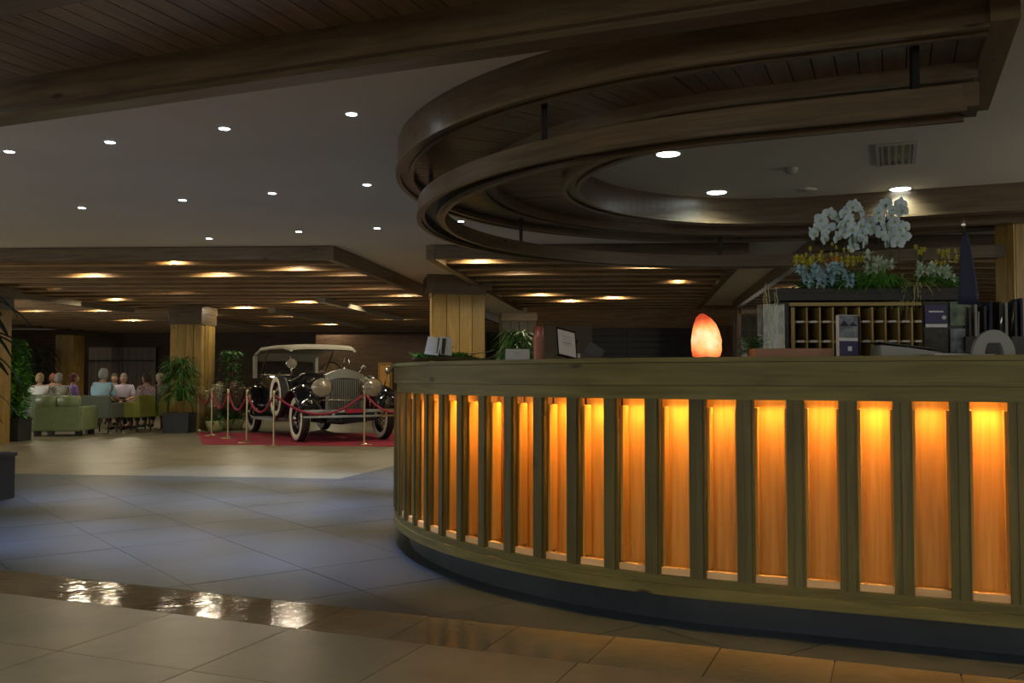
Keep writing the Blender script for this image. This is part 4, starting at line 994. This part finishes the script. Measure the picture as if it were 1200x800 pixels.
# ------------------------------------------------------------------ pigeonhole cabinet with planter
kx, ky = 2.32, 6.15
kc = E('back_cabinet', (kx, ky+.1, 0), 'dark back-office cabinet carrying the pigeonhole rack', 'cabinet', rz=-.06)
P('body', MB().box((0, .05, .66), (1.2, .42, 1.32)), M['darkwood'], kc); P('cabinet_top', MB().box((0, .05, 1.335), (1.24, .46, .03)), M['darkwood'], kc)
kr = E('pigeonhole_rack', (kx, ky, 1.351), 'black cabinet front with yellow wooden pigeonholes for room keys', 'pigeonhole rack', rz=-.06)
W_ = 1.16; H_ = .405
P('back_panel', MB().box((0, .20, H_/2), (W_-.02, .02, H_-.02)), M['hole'], kr)
P('top_board', MB().box((0, .08, H_+.012), (W_+.03, .30, .045)), M['pot'], kr)
for a in (-1, 1): P('side_board', MB().box((a*(W_/2-.03 if a < 0 else W_/2-.10), .08, H_/2-.01), (.085 if a < 0 else .22, .26, H_-.02)), M['pot'], kr)
X0, X1 = -W_/2+.085, W_/2-.215
P('frame_rail', MB().box(((X0+X1)/2+.05, -.055, H_-.035), (X1-X0+.12, .02, .022)), M['yelwood'], kr)
P('frame_post', MB().box((X0+.012, -.055, .17), (.022, .02, .36)), M['yelwood'], kr)
nx = 10
for i in range(1, nx+1): P('divider', MB().box((X0+.02+i*(X1-X0-.02)/nx, .06, .175), (.010, .22, .35)), M['yelwood'], kr)
for j in range(3):
    P('shelf', MB().box(((X0+X1)/2, .06, .03+j*.128-.03), (X1-X0, .21, .011)), M['yelwood'], kr)
    if j:
        for i in range(nx): P('label_plate', MB().box((X0+.02+(i+.5)*(X1-X0-.02)/nx, -.052, .03+j*.128-.03), (.045, .004, .014)), M['paper'], kr)
pt = E('flower_planter', (kx, ky, 1.351+H_+.0375), 'black flower trough lying on top of the pigeonhole rack', 'planter', rz=-.06)
P('trough', MB().box((0, .07, .015), (W_+.02, .24, .03)), M['pot'], pt); P('soil', MB().box((0, .07, .033), (W_-.05, .2, .012)), M['soil'], pt)
ZB = 1.351+H_+.0375+.035
def kp(px, dy=.05): 
    y = ky+dy; return Vector(((px-600)/F*y, y, ZB))
def tuft(px, label, n, L, wd, mat, seed, zup=(.2, 1.4), rad=.05, droop=.5, name='foliage_plant', dy=.05, flowers=None):
    p = kp(px, dy); o = E(name, p, label, 'flowers' if flowers else 'plant'); rnd = random.Random(seed); lf = MB()
    for k in range(n):
        a = rnd.uniform(0, 2*pi); r = rad*sqrt(rnd.random()); lf.leaf((r*cos(a), r*.7*sin(a), rnd.uniform(0, .02)), (cos(a), .6*sin(a), rnd.uniform(*zup)), L*rnd.uniform(.5, 1.2), wd, droop*rnd.uniform(.4, 1.4), 3)
    P('leaves', lf, M[mat], o, kind='stuff')
    if flowers:
        fm, nf, fr, fz, fsz = flowers
        for k in range(nf):
            a = rnd.uniform(0, 2*pi); r = fr*sqrt(rnd.random()); q = Vector((r*cos(a), r*.6*sin(a)-.03, rnd.uniform(*fz))); fb = MB(); ph = rnd.uniform(0, 2)
            for j in range(6):
                b_ = ph+j*pi/3; fb.leaf((0, 0, 0), (cos(b_), -.5+.2*sin(b_), sin(b_)), fsz, fsz*.65, .1, 2)
            P('bloom', fb, M[fm], o, loc=q)
            P('stalk', MB().tube([(q.x*.3, 0, .01), q], .0025, 4), M['stem'], o)
    return o
tuft(952, 'pale blue hydrangea clump at the left end of the trough', 40, .07, .03, 'leaf', 1, flowers=('bluefl', 26, .11, (.02, .13), .042), rad=.08, name='hydrangea', dy=-.02)
tuft(985, 'pale blue hydrangea clump in front of the orange flowers', 30, .06, .03, 'leaf', 2, flowers=('bluefl', 18, .08, (.02, .14), .04), rad=.06, name='hydrangea', dy=-.03)
tuft(948, 'bright yellow blossoms rising at the left end of the trough', 30, .1, .02, 'leaf2', 3, flowers=('yellowfl', 14, .09, (.11, .21), .035), name='yellow_flowers', dy=.08)
tuft(972, 'orange blossoms between yellow flowers and blue hydrangeas', 20, .08, .02, 'leaf', 4, flowers=('orangefl', 10, .06, (.12, .19), .035), name='orange_flowers', dy=.05)
tuft(968, 'thin stalks with small yellow buds behind the orange blossoms', 10, .08, .01, 'stem', 5, flowers=('yellowfl', 14, .16, (.22, .33), .018), name='bud_stalks', dy=.12)
tuft(998, 'yellow topped bushy flowers right of the hydrangeas', 60, .1, .02, 'leaf', 6, flowers=('yellowfl', 10, .08, (.16, .22), .03), name='yellow_flowers', dy=.08)
tuft(1003, 'dense grassy green fern left of the trough middle', 300, .17, .018, 'leaf2', 7, rad=.12, name='green_fern', droop=.7, zup=(.3, 2.4))
tuft(1030, 'dense grassy green fern at the trough middle', 320, .17, .018, 'leaf2', 8, rad=.12, name='green_fern', droop=.8, dy=0, zup=(.3, 2.4))
tuft(1028, 'pale mint lily blossoms above the middle fern', 30, .1, .02, 'leaf2', 9, flowers=('whitefl', 14, .09, (.12, .22), .045), name='pale_lilies', dy=.05)
tuft(1055, 'arching dry straw grass right of the fern', 90, .22, .007, 'straw', 10, rad=.08, name='straw_grass', droop=1.3, zup=(.6, 2))
tuft(1075, 'low straw and green grass near the trough right half', 260, .19, .008, 'straw', 11, rad=.1, name='straw_grass', droop=1.2)
tuft(1090, 'white hydrangea blossoms in the right half of the trough', 130, .13, .02, 'leaf2', 12, zup=(.4, 2), flowers=('whitefl', 20, .09, (.06, .16), .04), name='white_hydrangea')
tuft(1112, 'green leaves and white blossoms at the right end of the trough', 150, .13, .025, 'leaf2', 13, flowers=('whitefl', 10, .06, (.06, .14), .035), name='white_flowers')
tuft(1108, 'yellow bud sprays rising at the right end of the trough', 12, .12, .01, 'stem', 14, flowers=('yellowfl', 16, .08, (.16, .26), .022), name='bud_stalks', dy=.1)
tuft(1077, 'yellow bud spray above the straw grass', 10, .12, .01, 'stem', 15, flowers=('yellowfl', 8, .04, (.24, .29), .022), name='bud_stalks', dy=.1)
# orchids: face-on blossoms of five broad petals
def petal(mb, ang, L, wd, cup):
    b = len(mb.v); c, s = cos(ang), sin(ang); n = 5
    for i in range(n+1):
        t = i/n; ww = wd*.5*sin(pi*min(1, .10+.88*t))**.6; y = -cup*sin(pi*t*.8)
        for q in (-1, 0, 1): mb.v.append(Vector((c*L*t-s*ww*q, y+(.004 if q else 0), s*L*t+c*ww*q)))
    for i in range(n):
        for k in (0, 1):
            a = b+3*i+k; mb.face([a, a+1, a+4, a+3], [(0, 0)]*4)
def blossom():
    mb = MB(); mb.smooth = True
    for a in (90, 210, 330): petal(mb, radians(a), .052, .04, .006)
    for a in (8, 172): petal(mb, radians(a), .056, .062, .012)
    return mb.mesh('blossom', M['petal'])
bl = blossom(); lipm = MB().ell((0, -.012, -.008), (.009, .012, .011), 8, 5).mesh('blossom_lip', M['lip'])
def orchid(base_px, spots, label, seed):
    p = kp(base_px, .09); o = E('orchid', p, label, 'orchid'); rnd = random.Random(seed)
    pts = []
    for (x, y) in spots:
        d = rnd.uniform(-.06, .06); q = ond(x, y, p.y+d)-p; pts.append(q)
        f = P('blossom', bl, None, o, loc=q); f.rotation_euler = (rnd.uniform(-.5, .5), rnd.uniform(-.8, .8), rnd.uniform(-.8, .8)); f.scale = (rnd.uniform(.72, 1.05), 1, rnd.uniform(.8, 1.15))
        P('blossom_lip', lipm, None, f)
    k = sorted(pts, key=lambda v: v.x)
    if len(k) > 4:
        for g in (k[:len(k)//2], k[len(k)//2:]):
            g = sorted(g, key=lambda v: -v.z); mx = g[0]
            P('stem', MB().tube([(0, .0, 0), (mx.x*.15, .02, mx.z*.55), (mx.x*.6, .03, mx.z*1.0), mx+Vector((0, .02, .01)), g[len(g)//2]+Vector((0, .02, 0)), g[-1]+Vector((0, .02, 0))], .003, 5), M['stem'], o)
    for a in (-.05, .02, .07): P('support_cane', MB().tube([(a, .02, 0), (a*1.2, .02, .36)], .0022, 5), M['bark'], o)
    lf = MB()
    for a in range(6): P('leaf', MB().leaf((0, 0, .0), (cos(a*1.05), .4*sin(a*1.05), .7), .13, .045, .6, 4), M['leaf'], o)
orchid(1003, [(953, 274), (962, 258), (972, 268), (966, 279), (978, 254), (985, 264), (981, 278), (990, 250), (998, 243), (1001, 240), (994, 258), (999, 268), (1003, 280), (990, 272), (1008, 262), (1011, 272), (1000, 290), (1013, 283), (1008, 247), (972, 250), (958, 268)], 'white orchid with large rounded blossoms on the left', 41)
orchid(1043, [(1020, 260), (1025, 270), (1030, 256), (1036, 264), (1037, 240), (1043, 252), (1041, 268), (1048, 260), (1047, 276), (1053, 268), (1055, 240), (1057, 248), (1058, 276), (1052, 284), (1045, 246), (1030, 248), (1022, 266), (1060, 266), (1034, 276), (1043, 284)], 'paler white orchid with drooping blossoms on the right', 42)
# flag
p = top(1134, .46); fg = E('table_flag', p, 'furled navy blue flag on a pole behind the leaflet rack', 'flag')
P('base', MB().lathe([(.001, 0), (.06, 0), (.05, .02), (.001, .03)], n=14), M['brass'], fg); P('pole', MB().tube([(0, 0, .02), (-.005, 0, .64)], .006, 8), M['brass'], fg); P('finial', MB().lathe([(.001, -.02), (.012, 0), (.001, .035)], (-.005, 0, .655), 8), M['chrome'], fg)
rings = []
for z, w_ in ((.26, .050), (.32, .047), (.42, .037), (.52, .026), (.60, .014), (.63, .008)):
    ring = []
    for k in range(16):
        a = 2*pi*k/16; r = w_*(1+.16*cos(a*5+z*4)); ring.append((r*cos(a)+(.64-z)*.03, r*.5*sin(a), z))
    rings.append(ring)
mb = MB().loft(rings); mb.smooth = True; P('cloth', mb, M['navy'], fg)
# reddish vase in the background behind the card
p = ond(631, 418, 16); rv = E('red_vase_stand', (p.x, 16, 0), 'tall dark red vase standing in the background behind the card', 'vase'); rv.name = 'red_vase'
P('vase_body', MB().lathe([(.001, 0), (.16, 0), (.20, .5), (.15, 1.1), (.09, 1.5), (.10, 1.9), (.08, 2.1), (.001, 2.1)], n=18), M['redvase'], rv)
